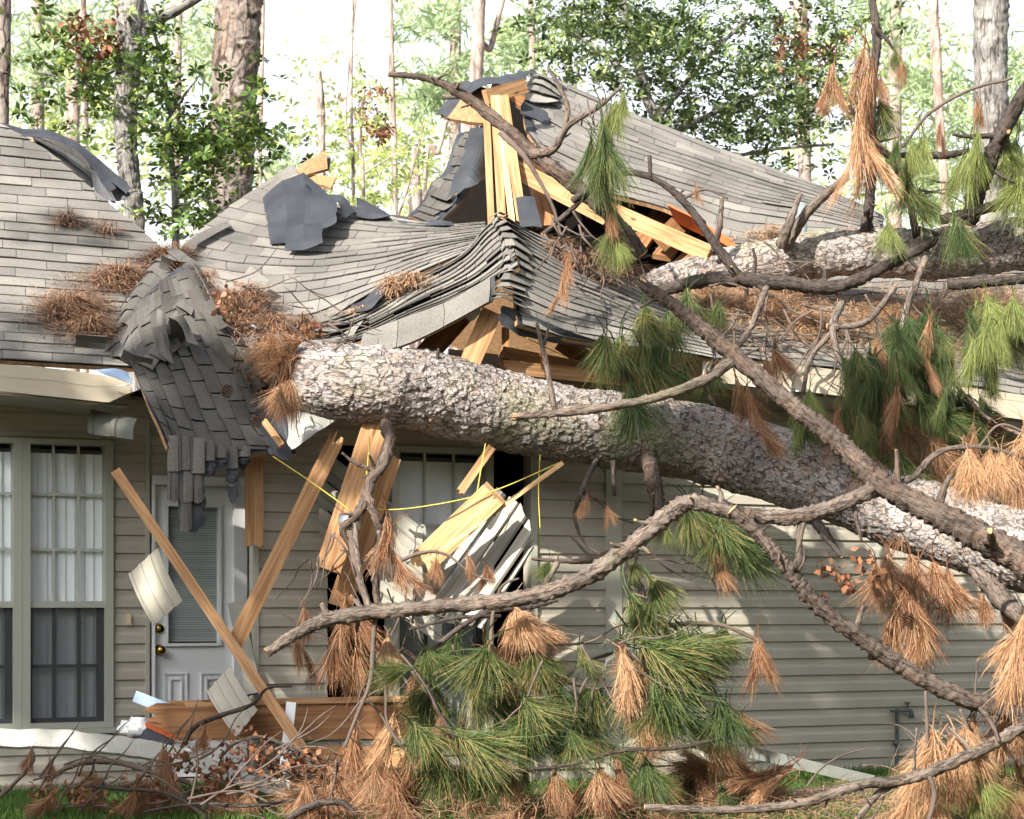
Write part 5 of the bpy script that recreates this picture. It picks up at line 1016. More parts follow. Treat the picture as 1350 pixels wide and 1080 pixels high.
# hanging under the main trunk
for q in [(930, 675, 100, 'fan', 'ngreen', 50), (960, 700, 95, 'fan', 'nblue', 50), (905, 660, 80, 'wide', 'ngreen', 70), (950, 680, 80, 'wide', 'ngreen', 90), (940, 720, 75, 'hang', 'nred', 80), (880, 690, 40, 'wide', 'ngreen', 95), (725, 740, 40, 'wide', 'ngreen', 110), (830, 740, 35, 'fan', 'ngreen', 60),
 (1170, 730, 90, 'wide', 'nred', 85), (1200, 730, 95, 'wide', 'nred', 80), (1230, 740, 90, 'wide', 'nred', 75), (1180, 780, 110, 'hang', 'nred', 85), (1200, 790, 110, 'hang', 'nred', 75), (1210, 800, 100, 'hang', 'nred', 90), (1155, 740, 70, 'hang', 'nred', 95), (1250, 750, 90, 'hang', 'nred', 80), (1290, 780, 60, 'hang', 'nred', 70),
 (1320, 790, 60, 'hang', 'nred', 70), (400, 800, 60, 'hang', 'nred', 85), (392, 830, 85, 'tight', 'nred', 82), (455, 780, 110, 'hang', 'nred', 85), (510, 680, 90, 'hang', 'nred', 85), (520, 730, 80, 'hang', 'nred', 70), (575, 735, 40, 'hang', 'nred', 90), (615, 730, 45, 'hang', 'nred', 70),
 (640, 745, 40, 'hang', 'nred', 80), (450, 830, 90, 'hang', 'nred', 95), (470, 850, 90, 'hang', 'nred', 80), (775, 650, 40, 'hang', 'nred', 100), (800, 665, 35, 'hang', 'nred', 80), (375, 505, 55, 'fan', 'nred', 115), (385, 500, 60, 'fan', 'nred', 100), (370, 510, 50, 'hang', 'nred', 90)]:
    put(pine, q[0], q[1], 11.45+random.uniform(-.15, .15), q[2], q[3], q[4], q[5])
for q in [(392, 468, 60, 'wide', 'nred', 150), (388, 482, 55, 'hang', 'nred', 130), (398, 450, 50, 'wide', 'nred', 170), (380, 455, 60, 'fan', 'nred', 120), (360, 440, 55, 'wide', 'nred', 100)]: put(pine, q[0], q[1], 11.85+random.uniform(-.05, .05), q[2], q[3], q[4], q[5])
# right edge tan plumes on limb A
for q in [(1275, 590, 80, 'hang', 'ntan', 88), (1278, 595, 78, 'wide', 'ntan', 92), (1305, 590, 70, 'hang', 'ntan', 92), (1320, 592, 75, 'hang', 'ntan', 88), (1335, 600, 70, 'wide', 'ntan', 85), (1350, 560, 80, 'wide', 'ntan', 80), (1345, 620, 70, 'hang', 'nred', 90)]: put(limbA, q[0], q[1], 10.3, q[2], q[3], q[4], q[5])
# lower right plumes on limb C
for q in [(1350, 810, 110, 'hang', 'ntan', 100), (1340, 850, 120, 'hang', 'ntan', 95), (1345, 900, 120, 'hang', 'ntan', 100), (1330, 930, 110, 'hang', 'ntan', 100), (1230, 960, 90, 'wide', 'ntan', 95), (1260, 970, 100, 'wide', 'ntan', 85), (1220, 990, 100, 'wide', 'ntan', 100), (1275, 960, 90, 'hang', 'ntan', 75), (1250, 1000, 90, 'hang', 'ntan', 80),
 (1290, 1020, 70, 'fan', 'nyell', 60), (1270, 1040, 60, 'fan', 'nyell', 50), (1340, 1000, 90, 'tight', 'nred', 85), (1325, 1020, 80, 'hang', 'nred', 90), (1230, 1040, 70, 'wide', 'ntan', 90), (1200, 1050, 70, 'wide', 'ntan', 110), (1285, 940, 70, 'hang', 'ntan', 100), (1355, 960, 80, 'hang', 'ntan', 90)]: put(limbC, q[0], q[1], 10.3+random.uniform(-.1, .2), q[2], q[3], q[4], q[5])
br([(1222, 990, 10.2, 3), (1222, 950, 10.2, 3), (1220, 912, 10.2, 2)], 'twig', limbC); br([(1280, 990, 10.2, 3), (1275, 960, 10.2, 3), (1266, 936, 10.2, 2)], 'twig', limbC)
# upper: hanging plumes
for q in [(800, 150, 150, 'tight', 'ngreen', 92), (795, 160, 140, 'hang', 'ngreen', 90), (790, 200, 110, 'hang', 'ngreen', 90), (812, 130, 70, 'wide', 'nyell', 90), (820, 120, 60, 'hang', 'nyell', 85), (780, 180, 90, 'hang', 'ngreen', 95), (805, 300, 60, 'wide', 'ngreen', 90), (815, 310, 55, 'wide', 'nyell', 80), (805, 260, 70, 'hang', 'nred', 95), (918, 240, 40, 'tight', 'nred', 92), (742, 360, 70, 'tight', 'nred', 95), (750, 330, 60, 'hang', 'nred', 100)]: put(limbD, q[0], q[1], 12.4+random.uniform(-.1, .1), q[2]*.95, q[3], q[4], q[5], .8)
for q in [(1140, 60, 130, 'tight', 'nred', 93), (1150, 90, 130, 'tight', 'nred', 90), (1135, 130, 150, 'tight', 'ntan', 92), (1145, 140, 130, 'tight', 'nred', 90), (1128, 170, 100, 'tight', 'ntan', 95), (1100, 80, 90, 'tight', 'nred', 100), (1088, 120, 50, 'hang', 'nred', 100), (1108, 110, 40, 'hang', 'nred', 95), (1188, 80, 45, 'tight', 'nred', 92), (1160, 100, 60, 'tight', 'nred', 88),
 (1160, 130, 70, 'wide', 'ngreen', 80), (1170, 210, 60, 'hang', 'ngreen', 95), (1180, 60, 60, 'hang', 'ngreen', 90), (1200, 190, 70, 'hang', 'nyell', 90), (1215, 180, 80, 'hang', 'nyell', 95), (1170, 290, 60, 'wide', 'nyell', 80), (1258, 280, 80, 'wide', 'ngreen', 85), (1262, 290, 75, 'hang', 'nblue', 88), (1290, 170, 90, 'hang', 'nyell', 95), (1275, 200, 90, 'hang', 'nyell', 100), (1340, 180, 100, 'wide', 'nyell', 95), (1350, 230, 90, 'wide', 'nyell', 100),
 (1210, 250, 70, 'fan', 'ngreen', 70), (1195, 240, 60, 'wide', 'ngreen', 90), (1180, 180, 60, 'hang', 'ngreen', 92), (1325, 170, 80, 'hang', 'nyell', 90), (1290, 130, 50, 'hang', 'nred', 95), (1240, 160, 50, 'tight', 'nred', 92)]: put(pine2, q[0], q[1], 13.4+random.uniform(-.15, .15), q[2], q[3], q[4], q[5], .85)
# debris field along the bottom
deb = thing('branch_heap', 'heap of broken brown pine boughs on the ground along the front of the house', 'branches', P(400, 1050, 10.9))
for l_ in ([(-10, 1060, 10.9, 3), (40, 1010, 10.9, 3), (42, 985, 10.9, 2)], [(60, 1030, 11.0, 4), (100, 1008, 11.0, 4), (150, 1004, 11.0, 5), (200, 1018, 10.9, 4), (250, 1032, 10.9, 4)], [(150, 1040, 10.9, 2.5), (180, 1030, 10.9, 3), (205, 1000, 10.9, 2)], [(110, 1036, 10.7, 2), (160, 1040, 10.7, 3), (230, 1050, 10.7, 3), (300, 1100, 10.7, 3)],
 [(290, 1000, 10.8, 2), (310, 980, 10.8, 2.5), (345, 972, 10.8, 3), (380, 985, 10.8, 3), (420, 1010, 10.8, 3)], [(190, 1070, 10.7, 2), (260, 1060, 10.7, 3), (330, 1062, 10.7, 3), (420, 1050, 10.7, 3), (470, 1040, 10.7, 3)], [(240, 985, 11.2, 3), (262, 955, 11.2, 4), (330, 930, 11.2, 3), (352, 908, 11.2, 2), (385, 905, 11.2, 1.5)], [(380, 1080, 10.5, 6), (410, 1062, 10.5, 6), (450, 1058, 10.5, 5), (470, 1075, 10.5, 4)],
 [(100, 1040, 10.9, 2), (120, 1020, 10.9, 2), (125, 1000, 10.9, 1.5)]): br(l_, 'limb_dark' if random.random() < .5 else 'twig', deb)
for q in [(40, 990, 40, 'hang', 100), (65, 1000, 45, 'hang', 80), (215, 985, 60, 'hang', 85), (225, 1010, 60, 'hang', 85), (270, 960, 50, 'hang', 95), (300, 1030, 60, 'wide', 90), (330, 1040, 60, 'wide', 100), (140, 1025, 50, 'wide', 160), (180, 1035, 45, 'hang', 90), (385, 1010, 60, 'hang', 80), (420, 1020, 70, 'wide', 90), (450, 1000, 70, 'wide', 90), (410, 1040, 60, 'wide', 120)]: put(deb, q[0], q[1], 10.9, q[2], q[3], 'nred', q[4])
cluster_area(deb, 200, 1045, 150, 18, 10.9, 12, ('nred',), L=(40, 65), ang=(60, 150)); cluster_area(deb, 480, 1030, 80, 30, 10.7, 14, ('nred',), L=(60, 85), ang=(60, 130)); cluster_area(deb, 700, 1060, 160, 22, 10.8, 18, ('nred', 'nred', 'ntan', 'ngreen'), L=(55, 80), ang=(40, 140)); cluster_area(deb, 1000, 1020, 60, 25, 11.0, 14, ('nred', 'ntan'), L=(70, 95), ang=(130, 215))
cluster_area(deb, 920, 1030, 70, 40, 11.0, 12, ('nred', 'ntan', 'nblue'), L=(60, 90), ang=(40, 140))
twigs(deb, [(80, 1040, 10.9, 12, 90, -20, 2), (220, 1030, 10.9, 12, 100, -10, 2), (360, 1020, 10.8, 14, 100, 10, 2), (300, 1060, 10.6, 8, 110, -10, 2.2), (470, 1000, 10.8, 10, 80, 80, 2)])
twigs(limbC, [(1240, 1010, 10.3, 8, 80, -80, 1.8), (1330, 900, 10.4, 8, 90, 90, 1.8), (1100, 1050, 10.4, 8, 110, -10, 1.8)])
twigs(pine, [(440, 720, 11.6, 10, 70, 80, 1.8), (510, 790, 11.6, 8, 80, 60, 1.6), (860, 760, 11.8, 8, 80, 40, 1.8)])
# ------------------------------------------------------------------ pine straw (uncountable)
def straw(fn, n, m, label, ln=(.09, .2), lift=.06, follow=None):
    base = np.array([fn() for _ in range(n)]); a = rng.uniform(0, 2*np.pi, n); el = rng.normal(-.05, .2, n); L = rng.uniform(*ln, n)
    d = np.stack([np.cos(a)*np.cos(el), np.sin(a)*np.cos(el)*.6, np.sin(el)], 1)
    sd_ = np.cross(d, np.array([0, -.3, 1.])); sd_ /= np.linalg.norm(sd_, axis=1)[:, None]; sd_ *= .002
    mid = base+d*(L*.5)[:, None]+np.array([0, 0, 1])*(rng.uniform(0, .02, n))[:, None]; end = base+d*L[:, None]-np.array([0, 0, 1])*(rng.uniform(0, .03, n))[:, None]
    V = np.stack([base-sd_, base+sd_, mid+sd_, mid-sd_, end], 1).reshape(-1, 3); idx = np.arange(n)[:, None]*5
    Fs = np.concatenate([idx+np.array([[0, 1, 2]]), idx+np.array([[0, 2, 3]]), idx+np.array([[3, 2, 4]])])
    return tag(npmesh('pine_straw', V, Fs, M[m], rnd=np.tile(rng.uniform(0, 1, n), 3)), label, 'pine straw', kind='stuff')
def ell(Pl, blobs, up=.02, th=.08):
    wts = [b[2]*b[3] for b in blobs]
    def f():
        b = random.choices(blobs, wts)[0]; r = abs(random.gauss(0, .55)); a = random.uniform(0, 6.28); p = Pl(b[0]+b[2]*r*math.cos(a), b[1]+b[3]*r*math.sin(a)); return tuple(p+UP*(up+random.random()*th*max(0, 1-r*.8)))
    return f
straw(ell(RL, [(95, 418, 55, 28), (160, 378, 55, 20), (120, 445, 30, 18), (215, 352, 35, 14), (90, 300, 22, 8), (140, 312, 18, 6), (230, 345, 25, 10)], .03, .10), 9000, 'straw', 'rusty pine straw matted on the left roof slope')
straw(ell(lambda x, y: P(x, y, 12.9-(y-360)*.006-(.1)), [(300, 410, 40, 22), (330, 400, 35, 18), (360, 440, 50, 20), (270, 385, 16, 30), (350, 480, 35, 20), (400, 440, 30, 14)], .0, .12), 6500, 'straw', 'brown needle litter packed in the valley where the roofs meet', ln=(.07, .16))
straw(ell(lambda x, y: P(x, y, 12.55), [(515, 382, 14, 16), (480, 420, 35, 10), (540, 372, 30, 8)], .0, .06), 1500, 'straw_tan', 'small tuft of straw on the sagging centre roof', ln=(.06, .14))
straw(ell(RM, [(1000, 410, 110, 45), (1070, 440, 60, 30), (1180, 430, 120, 50), (1300, 420, 90, 60), (930, 400, 40, 20), (1020, 320, 60, 10)], .02, .12), 17000, 'straw_tan', 'thick tan pine straw covering the right roof slope')
straw(ell(lambda x, y: P(x, y, 13.2), [(770, 350, 55, 14), (820, 365, 40, 12), (740, 330, 20, 12)], .0, .08), 2500, 'straw', 'reddish needles strewn along the top of the front hip')
def gstraw():
    x = random.uniform(430, 1400); Yd = random.uniform(10.4, 12.0); p = P(x, 1000, Yd); return (p.x, Yd, random.random()**2*.16)
straw(gstraw, 9500, 'straw', 'brown pine straw and litter covering the ground under the boughs', ln=(.08, .2))

# dead broad leaves
def leaf_quads(centers, size, up=None, seed=0, droop=0.0):
    n = len(centers); c = np.asarray(centers); a = rng.normal(size=(n, 3)); a[:, 2] -= droop; a /= np.linalg.norm(a, axis=1)[:, None]; b = np.cross(a, rng.normal(size=(n, 3))); b /= np.linalg.norm(b, axis=1)[:, None]
    L = size*rng.uniform(.7, 1.3, n)[:, None]; W = L*.34; nn = np.cross(a, b)
    V = np.stack([c, c+a*L*.5+b*W+nn*L*.08, c+a*L, c+a*L*.5-b*W+nn*L*.08], 1).reshape(-1, 3); idx = np.arange(n)[:, None]*4
    return V, np.concatenate([idx+np.array([[0, 1, 2]]), idx+np.array([[0, 2, 3]])]), np.tile(rng.uniform(0, 1, n), 2)
def leafbunch(label, blobs, Yd, n, size, m, parent=None, nm='dead_leaves'):
    cs = []
    for i in range(n):
        x, y, r_ = random.choice(blobs); cs.append(tuple(P(x+random.gauss(0, r_), y+random.gauss(0, r_*.8), Yd+random.gauss(0, .06))))
    V, Fs, rr = leaf_quads(cs, size, droop=.8); o = npmesh(nm, V, Fs, M[m], parent, rnd=rr)
    return o
leafbunch('', [(1095, 745, 8), (1110, 760, 7), (1140, 740, 10), (1118, 772, 6), (1155, 755, 8), (1080, 790, 5)], 11.2, 110, .05, 'deadleaf', pine)
leafbunch('', [(300, 1000, 14), (330, 985, 18), (355, 1010, 16), (290, 1020, 12), (400, 1000, 12), (345, 995, 10), (105, 1050, 9), (150, 1068, 12), (215, 1060, 8), (275, 1040, 8), (60, 1050, 14), (190, 1040, 16), (430, 1030, 20), (480, 1000, 14), (240, 1000, 12)], 10.85, 900, .04, 'deadleaf', deb)
leafbunch('', [(380, 450, 14), (360, 480, 12), (410, 430, 9), (340, 500, 10), (300, 395, 15)], 12.1, 160, .05, 'deadleaf', pine)
# pine cones
def cone(parent, x, y, Yd, s=.05):
    mb = MB(); c = P(x, y, Yd)
    for k in range(70):
        t = k/70; th = k*2.4; r_ = s*(.35+.65*math.sin(math.pi*(t*.85+.1))); b = c+Vector((math.cos(th)*r_*.4, math.sin(th)*r_*.4, -t*s*2.2+s)); o = Vector((math.cos(th), math.sin(th), .25))*r_*.7; sv = Vector((-math.sin(th), math.cos(th), 0))*s*.22
        mb.add([b-sv*.4, b+sv*.4, b+o+sv, b+o*1.1+UP*s*.1, b+o-sv], [[0, 1, 2, 3, 4]], None, random.random())
    mb.build('pine_cone', M['cone'], parent)
cone(pine, 299, 516, 11.72, .034); cone(pine, 338, 556, 11.6, .032); cone(pine2, 1202, 478, 12.1, .05); cone(pine2, 1313, 563, 12.1, .05); cone(pine, 1196, 816, 11.3, .035); cone(pine, 234, 357, 12.7, .05)

# ================================================================== TREES BEYOND
def standing(name, label, lst, m, crown=None, branches=(), extra=None, seg=20, res=.08, plates=0, group=None):
    """lst: trunk (px,py,Y,rpx) listed from the bottom in the picture upward; carried down to the ground"""
    x0, y0, Yd, r0 = lst[0]; base = P(x0, HZ, Yd); base.z = 0
    t = thing(name, label, 'tree', base, group)
    pts = [base]+pp(lst); rad = [r0*1.1/F*Yd]+[q[3]/F*q[2] for q in lst]
    tube(pts, rad, res, seg, .12, plates, (0, 0), .1, random.random()*9, ps=(14, 14, 6.5)).build('trunk', [M[m], M['broken']], t, smooth=True)
    for b in branches: limb('branch', b, M[m], t, res=.06, seg=8)
    return t
def crown_part(parent, blobs, Yd, n, size, m, depth=1.0, rosette=7, nm='crown', flat=.75, droop=0.0, fill=.55):
    """leaf whorls gathered into clumps; blobs: (px, py, rx, ry, weight)"""
    cs = []; W_ = [b[4] if len(b) > 4 else b[2]*b[3] for b in blobs]
    ncl = max(1, n//14)
    for i in range(ncl):
        b = random.choices(blobs, W_)[0]; r_ = math.sqrt(random.random()); a = random.uniform(0, 6.28)
        c = P(b[0]+b[2]*r_*math.cos(a), b[1]+b[3]*r_*math.sin(a), Yd+random.uniform(-depth, depth)); rr = random.uniform(.6, 1.5)*fill*size*3.2
        for k in range(14): cs.append((c.x+random.gauss(0, rr), c.y+random.gauss(0, rr), c.z+random.gauss(0, rr*.7)))
    cs = np.array(cs); k = rosette; n_ = len(cs)
    ax = rng.normal(size=(n_, 3)); ax[:, 2] = abs(ax[:, 2])+.8; ax /= np.linalg.norm(ax, axis=1)[:, None]
    u = np.cross(ax, rng.normal(size=(n_, 3))); u /= np.linalg.norm(u, axis=1)[:, None]; v = np.cross(ax, u)
    Vs, Fs, rs = [], [], []
    for j in range(k):
        th = 2*np.pi*j/k+rng.uniform(-.3, .3, n_); el = rng.uniform(-.15-droop, .6, n_); L = (size*rng.uniform(.7, 1.25, n_))[:, None]
        d = (u*np.cos(th)[:, None]+v*np.sin(th)[:, None])*np.cos(el)[:, None]+ax*np.sin(el)[:, None]; sdv = np.cross(d, ax); sdv /= np.linalg.norm(sdv, axis=1)[:, None]; nn = np.cross(sdv, d)
        Q = np.stack([cs+d*L*.06, cs+d*L*.6+sdv*L*.21+nn*L*.05, cs+d*L-nn*L*.08, cs+d*L*.6-sdv*L*.21+nn*L*.05], 1).reshape(-1, 3)
        idx = np.arange(n_)[:, None]*4+len(Vs)*n_*4; Vs.append(Q); Fs.append(idx+np.array([[0, 1, 2]])); Fs.append(idx+np.array([[0, 2, 3]])); q = rng.uniform(0, 1, n_); rs += [q, q]
    return npmesh(nm, np.concatenate(Vs), np.concatenate(Fs), M[m], parent, rnd=np.concatenate(rs))
def needles_far(parent, blobs, Yd, n, m, depth=2.0, L=.35):
    n_ = n; cs = []
    W_ = [b[2]*b[3] for b in blobs]
    for i in range(n_//40+1):
        b = random.choices(blobs, W_)[0]; r_ = math.sqrt(random.random()); a = random.uniform(0, 6.28); c = P(b[0]+b[2]*r_*math.cos(a), b[1]+b[3]*r_*math.sin(a), Yd+random.uniform(-depth, depth))
        for k in range(40): cs.append(tuple(c+Vector((random.gauss(0, .16), random.gauss(0, .16), random.gauss(0, .1)))))
    V, Fs, rr = leaf_quads(cs, L); V = V.reshape(-1, 4, 3); mid = (V[:, 1]+V[:, 3])/2; V[:, 1] = mid+(V[:, 1]-mid)*.22; V[:, 3] = mid+(V[:, 3]-mid)*.22
    return npmesh('needle_crown', V.reshape(-1, 3), Fs, M[m], parent, rnd=rr)
# left group
t = standing('oak_tree', 'grey forked tree behind the left roof with a limb rising right', [(178, 330, 21, 13), (172, 250, 21, 14), (165, 160, 21, 15), (170, 80, 21, 17), (172, 20, 21, 18), (168, -60, 21, 16)], 'bark_oak', plates=.006, branches=[[(176, 60, 21, 11), (200, 30, 21, 11), (235, 12, 21, 9), (290, -20, 20.8, 7)]], seg=40, res=.03)
t = standing('pine_tree', 'big reddish-barked standing pine behind the left roof', [(303, 330, 24, 28), (306, 220, 24, 28), (309, 120, 24, 30), (314, 40, 24, 30), (318, -60, 24, 29)], 'bark_far', plates=.022, seg=60, res=.03)
tm = standing('magnolia_tree', 'glossy-leaved magnolia filling the gap between the two left trunks', [(232, 330, 21.5, 5), (225, 200, 21.5, 4), (215, 90, 21.5, 3), (190, 0, 21.5, 2)], 'bark_oak', branches=[[(228, 240, 21.5, 3), (260, 190, 21.4, 3), (310, 175, 21.3, 2)], [(222, 180, 21.5, 3), (180, 150, 21, 2.5), (60, 80, 21, 2)], [(220, 160, 21.5, 2.5), (240, 130, 21.4, 2), (270, 90, 21.2, 1.5)], [(175, 80, 21.2, 2), (120, 105, 21, 2), (50, 95, 21, 1.5)], [(230, 280, 21.4, 2), (270, 255, 21, 2)]])
crown_part(tm, [(250, 190, 75, 26), (320, 190, 45, 20), (225, 230, 45, 55), (230, 110, 50, 38), (120, 115, 55, 40), (50, 160, 45, 10), (235, 290, 30, 30), (90, 70, 40, 12), (200, 40, 55, 40), (270, 265, 50, 14), (330, 170, 25, 12)], 21, 640, .11, 'magnolia', depth=.8, fill=.7)
leaf = crown_part(tm, [(125, 15, 14, 10), (135, 60, 14, 12), (118, 40, 8, 14)], 20.5, 30, .12, 'deadleaf', depth=.3, nm='dead_leaves', droop=.8)
# right holly-oak
to = standing('oak_tree', 'dark leafy oak standing behind the right roof slope', [(880, 260, 24, 8), (850, 120, 24, 7), (820, 0, 24, 6), (800, -80, 24, 5)], 'bark_oak', branches=[[(865, 160, 24, 5), (920, 90, 24, 4), (990, 20, 24, 3)], [(860, 190, 24, 5), (960, 140, 24, 4), (1070, 100, 24, 3)], [(845, 110, 24, 4), (780, 60, 24, 3), (720, 20, 24, 2)], [(880, 230, 24, 4), (1000, 200, 24, 3), (1100, 190, 24, 2)]])
crown_part(to, [(820, 60, 110, 65), (900, 130, 90, 55), (960, 60, 90, 60), (1010, 170, 60, 40), (1060, 80, 50, 60), (760, 20, 60, 25), (930, 20, 120, 25), (1090, 40, 35, 30), (1020, 215, 30, 25), (860, 160, 50, 20), (1085, 140, 30, 30)], 24, 2100, .10, 'oakleaf', depth=1.8, rosette=6, fill=.75)
crown_part(to, [(1050, 90, 14, 26), (1060, 60, 10, 15), (980, 125, 8, 8), (945, 160, 18, 6)], 23, 28, .10, 'deadleaf', depth=.3, nm='dead_leaves', droop=.8)
standing('oak_tree', 'thick grey oak trunk with a knot hole standing at the right edge', [(1305, 330, 20, 24), (1308, 220, 20, 23), (1306, 130, 20, 22), (1306, 50, 20, 22), (1308, -60, 20, 24)], 'bark_oak', plates=.008, seg=50, res=.03)
cn = bpy.data.objects['oak_tree.002'] if 'oak_tree.002' in bpy.data.objects else None
# thin and far trunks
GT = 'thin tree trunks in the woods behind the house'
tt = [('trunk at the far left edge beside the roof', [(2, 180, 22, 10), (4, 90, 22, 10), (6, -30, 22, 9)], 'bark_far'), ('pale trunk with a split orange top left of the forked tree', [(96, 190, 34, 9), (98, 110, 34, 10), (99, 50, 34, 8)], 'bark_pale'), ('slim pale trunk just left of the forked tree', [(112, 200, 36, 5), (110, 90, 36, 5), (108, -20, 36, 5)], 'bark_pale'),
 ('broken grey snag left of the broken decking', [(424, 220, 30, 5), (423, 150, 30, 6), (420, 94, 30, 4)], 'bark_pale'), ('slender trunk rising above the dip in the roof', [(521, 300, 30, 4), (517, 120, 30, 4), (514, -30, 30, 3)], 'bark_pale'), ('very thin sapling above the centre roof', [(466, 290, 26, 2.5), (463, 120, 26, 2), (466, -30, 26, 2)], 'bark_pale'),
 ('curving thin sapling beside the very thin one', [(468, 290, 26.2, 1.5), (456, 150, 26.2, 1.6), (472, -30, 26.2, 1.4)], 'bark_pale'), ('forked tan trunk just left of the roof peak', [(620, 200, 34, 9), (628, 100, 34, 9), (633, -30, 34, 8)], 'bark_pale'), ('slanting branchy trunk leaning right over the roof peak', [(628, 140, 34.3, 4), (648, 60, 34.3, 4), (668, -20, 34.3, 3)], 'bark_pale'),
 ('pale trunk showing through the right oak crown', [(1062, 300, 28, 9), (1058, 150, 28, 9), (1054, -30, 28, 10)], 'bark_pale'), ('slim bent trunk between the hanging red needles and the oak', [(1246, 320, 34, 6), (1240, 180, 34, 6), (1231, 20, 34, 7), (1228, -30, 34, 6)], 'bark_pale'), ('thin pale trunk just right of the big standing pine', [(342, 300, 33, 3), (344, 150, 33, 3), (347, -20, 33, 3)], 'bark_pale'),
 ('short broken trunk with a raw top left of the gable wall', [(548, 310, 32, 9), (547, 250, 32, 8), (548, 195, 32, 4)], 'bark_pale'), ('leaning sapling beside the torn gable side', [(560, 260, 28, 3), (578, 200, 28, 3), (592, 150, 28, 2)], 'bark_pale'), ('small trunk with branches right of the roof peak', [(702, 110, 36, 4), (700, 40, 36, 4), (698, -20, 36, 3)], 'bark_pale'),
 ('reddish far pine between sapling and snag', [(232, 280, 40, 5), (234, 120, 40, 5), (236, -20, 40, 5)], 'bark_pale')]
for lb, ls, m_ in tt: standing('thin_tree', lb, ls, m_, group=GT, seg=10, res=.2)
# sparse shrubs behind the dip and a far wood
ts = standing('sapling', 'spindly yellow-green sapling with rusty leaves behind the centre roof', [(480, 290, 23, 2), (475, 200, 23, 2), (480, 120, 23, 1)], 'bark_pale', branches=[[(478, 230, 23, 1.5), (510, 210, 23, 1), (540, 190, 23, 1)], [(477, 200, 23, 1), (455, 180, 23, 1)], [(520, 300, 23, 2), (540, 240, 23, 1.5), (560, 160, 23, 1)]])
crown_part(ts, [(480, 160, 40, 50), (520, 220, 50, 50), (470, 240, 40, 30), (560, 240, 30, 30)], 23, 120, .07, 'paleleaf', depth=.8); crown_part(ts, [(488, 130, 5, 8), (492, 178, 10, 5), (475, 152, 4, 4), (485, 240, 4, 5), (540, 190, 5, 5), (452, 195, 4, 5), (545, 210, 4, 4)], 22.8, 60, .07, 'deadleaf', depth=.2, nm='dead_leaves', droop=.7, fill=.4)
wood = thing('pine_tree', 'distant blue-green pine crowns left of the roof peak', 'tree', (P(620, 800, 45).x, 45, 0)); tube([Vector((P(600, 0, 45).x, 45, 0)), P(600, 100, 45), P(603, -80, 45)], [.16, .13, .12], .4, 8).build('trunk', [M['bark_pale'], M['broken']], wood, smooth=True)
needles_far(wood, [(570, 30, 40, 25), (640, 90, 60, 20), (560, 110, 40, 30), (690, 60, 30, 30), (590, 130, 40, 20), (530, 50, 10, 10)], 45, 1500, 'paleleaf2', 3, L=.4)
wood2 = thing('pine_tree', 'pale far pine foliage at the right behind the knotty oak', 'tree', (P(1220, 800, 40).x, 40, 0)); tube([Vector((P(1180, 0, 40).x, 40, 0)), P(1180, 100, 40), P(1183, -80, 40)], [.16, .13, .12], .4, 8).build('trunk', [M['bark_pale'], M['broken']], wood2, smooth=True)
needles_far(wood2, [(1210, 90, 50, 60), (1250, 180, 50, 70), (1190, 230, 40, 50), (1330, 100, 30, 90), (1300, 260, 60, 40), (1150, 30, 60, 40)], 40, 2600, 'paleleaf2', 3, L=.36)
wood3 = thing('pine_tree', 'pale far pine foliage at the upper left behind the magnolia', 'tree', (P(60, 800, 40).x, 40, 0)); tube([Vector((P(50, 0, 40).x, 40, 0)), P(50, 100, 40), P(53, -80, 40)], [.16, .13, .12], .4, 8).build('trunk', [M['bark_pale'], M['broken']], wood3, smooth=True)
needles_far(wood3, [(60, 60, 60, 60), (130, 30, 50, 30), (60, 140, 60, 25), (240, 60, 50, 60), (370, 230, 30, 50)], 40, 2000, 'paleleaf2', 3, L=.36)
fw = MB()
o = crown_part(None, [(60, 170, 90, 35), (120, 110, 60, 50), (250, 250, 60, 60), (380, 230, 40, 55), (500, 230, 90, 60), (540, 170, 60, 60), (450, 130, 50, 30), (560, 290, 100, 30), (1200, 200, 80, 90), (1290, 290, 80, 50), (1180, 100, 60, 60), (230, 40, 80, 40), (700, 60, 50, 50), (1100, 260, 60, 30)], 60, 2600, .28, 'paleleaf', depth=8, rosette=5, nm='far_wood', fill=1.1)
tag(o, 'bright yellow-green leaves of the far woods behind everything', 'woods', kind='stuff')

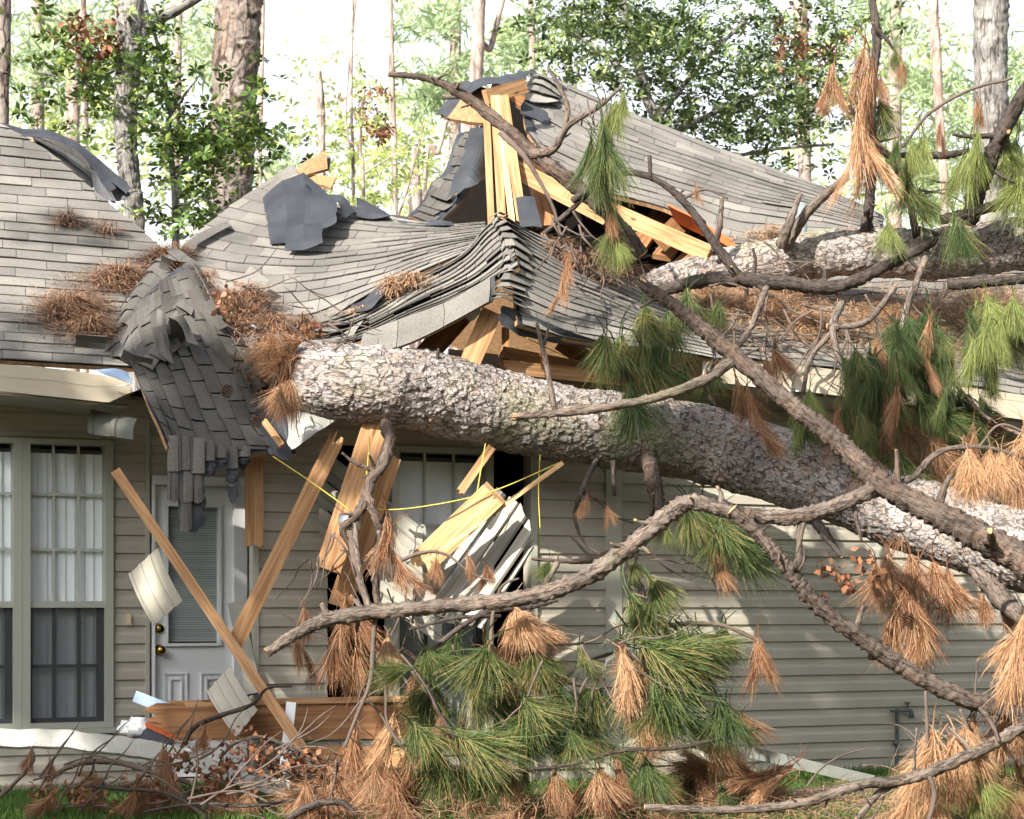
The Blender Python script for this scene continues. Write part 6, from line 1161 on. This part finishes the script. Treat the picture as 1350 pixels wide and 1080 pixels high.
# unseen tree beside the camera; crown clumps placed sunward to shade walls, porch and drape
ts2 = thing('oak_tree', 'unseen tall oak left of the viewer, crown shaped to shade the porch and walls', 'tree', (-10.5, .8, 0))
tube([Vector((-10.5, .8, 0)), Vector((-10.6, .9, 5)), Vector((-10.3, .8, 9)), Vector((-9.8, .8, 11.5))], [.3, .24, .2, .08], .2, 12, .2).build('trunk', [M['bark_oak'], M['broken']], ts2, smooth=True)
tube([Vector((-10.3, .8, 8.5)), Vector((-8.5, 1, 9.8)), Vector((-6.5, 1.5, 10.3)), Vector((-5, 2, 10.6))], [.15, .12, .08, .04], .2, 8, .2).build('branch', [M['bark_oak'], M['broken']], ts2, smooth=True)
def crown3(parent, balls, n, size, m):
    cs = []
    for (x, y, z, rx, ry, rz, w_) in balls:
        for i in range(int(n*w_)):
            v = Vector((random.gauss(0, 1), random.gauss(0, 1), random.gauss(0, 1))).normalized()*random.random()**.4
            if noise.noise(Vector((x+v.x*rx, v.y*ry, z+v.z*rz))*1.6) > .22: continue
            cs.append((x+v.x*rx, y+v.y*ry, z+v.z*rz))
    V, Fs, rr = leaf_quads(cs, size); return npmesh('crown', V, Fs, M[m], parent, rnd=rr)
cs_ = []
for i in range(9000):
    a_ = random.uniform(-1.9, 1.9); r_ = random.uniform(17, 26); x_, y_ = math.sin(a_)*r_, -math.cos(a_)*r_; hh = 9+4*noise.noise(Vector((a_*3, 0, 0))); cs_.append((x_, y_, random.random()*hh))
Vb, Fb, rb_ = leaf_quads(cs_, 1.3); tag(npmesh('surrounding_wood', Vb, Fb, M['oakleaf'], rnd=rb_), 'leafy woods behind the photographer, seen only in reflections', 'woods', kind='stuff')
def tgt(px, py, Yd, r, w_, t=17): q = P(px, py, Yd)+SUN*t; return (q.x, q.y, q.z, r, r*.7, r*.8, w_)
crown3(ts2, [tgt(1010, 930, 13.6, .42, .07), tgt(1100, 945, 13.8, .5, .10), tgt(1200, 930, 14.1, .55, .12), tgt(1300, 920, 14.3, .6, .13), tgt(1150, 850, 14.0, .4, .06), tgt(1260, 850, 14.2, .4, .06),
 tgt(20, 800, 12.5, .9, .2), tgt(120, 930, 12.6, .8, .15), tgt(120, 700, 12.8, .7, .12), tgt(240, 780, 12.9, .7, .14), tgt(390, 800, 12.3, .55, .08), tgt(370, 680, 12.3, .4, .05), tgt(300, 960, 11.8, .6, .08), tgt(140, 1060, 11.0, .8, .12), tgt(250, 1010, 11.3, .6, .09), tgt(60, 990, 11.4, .6, .08), tgt(400, 960, 11.8, .5, .05), tgt(275, 520, 12.0, .42, .06), tgt(60, 440, 12.2, .5, .015), tgt(160, 300, 13.6, .6, .015)], 6000, .17, 'oakleaf')
print('objects', len(bpy.data.objects))
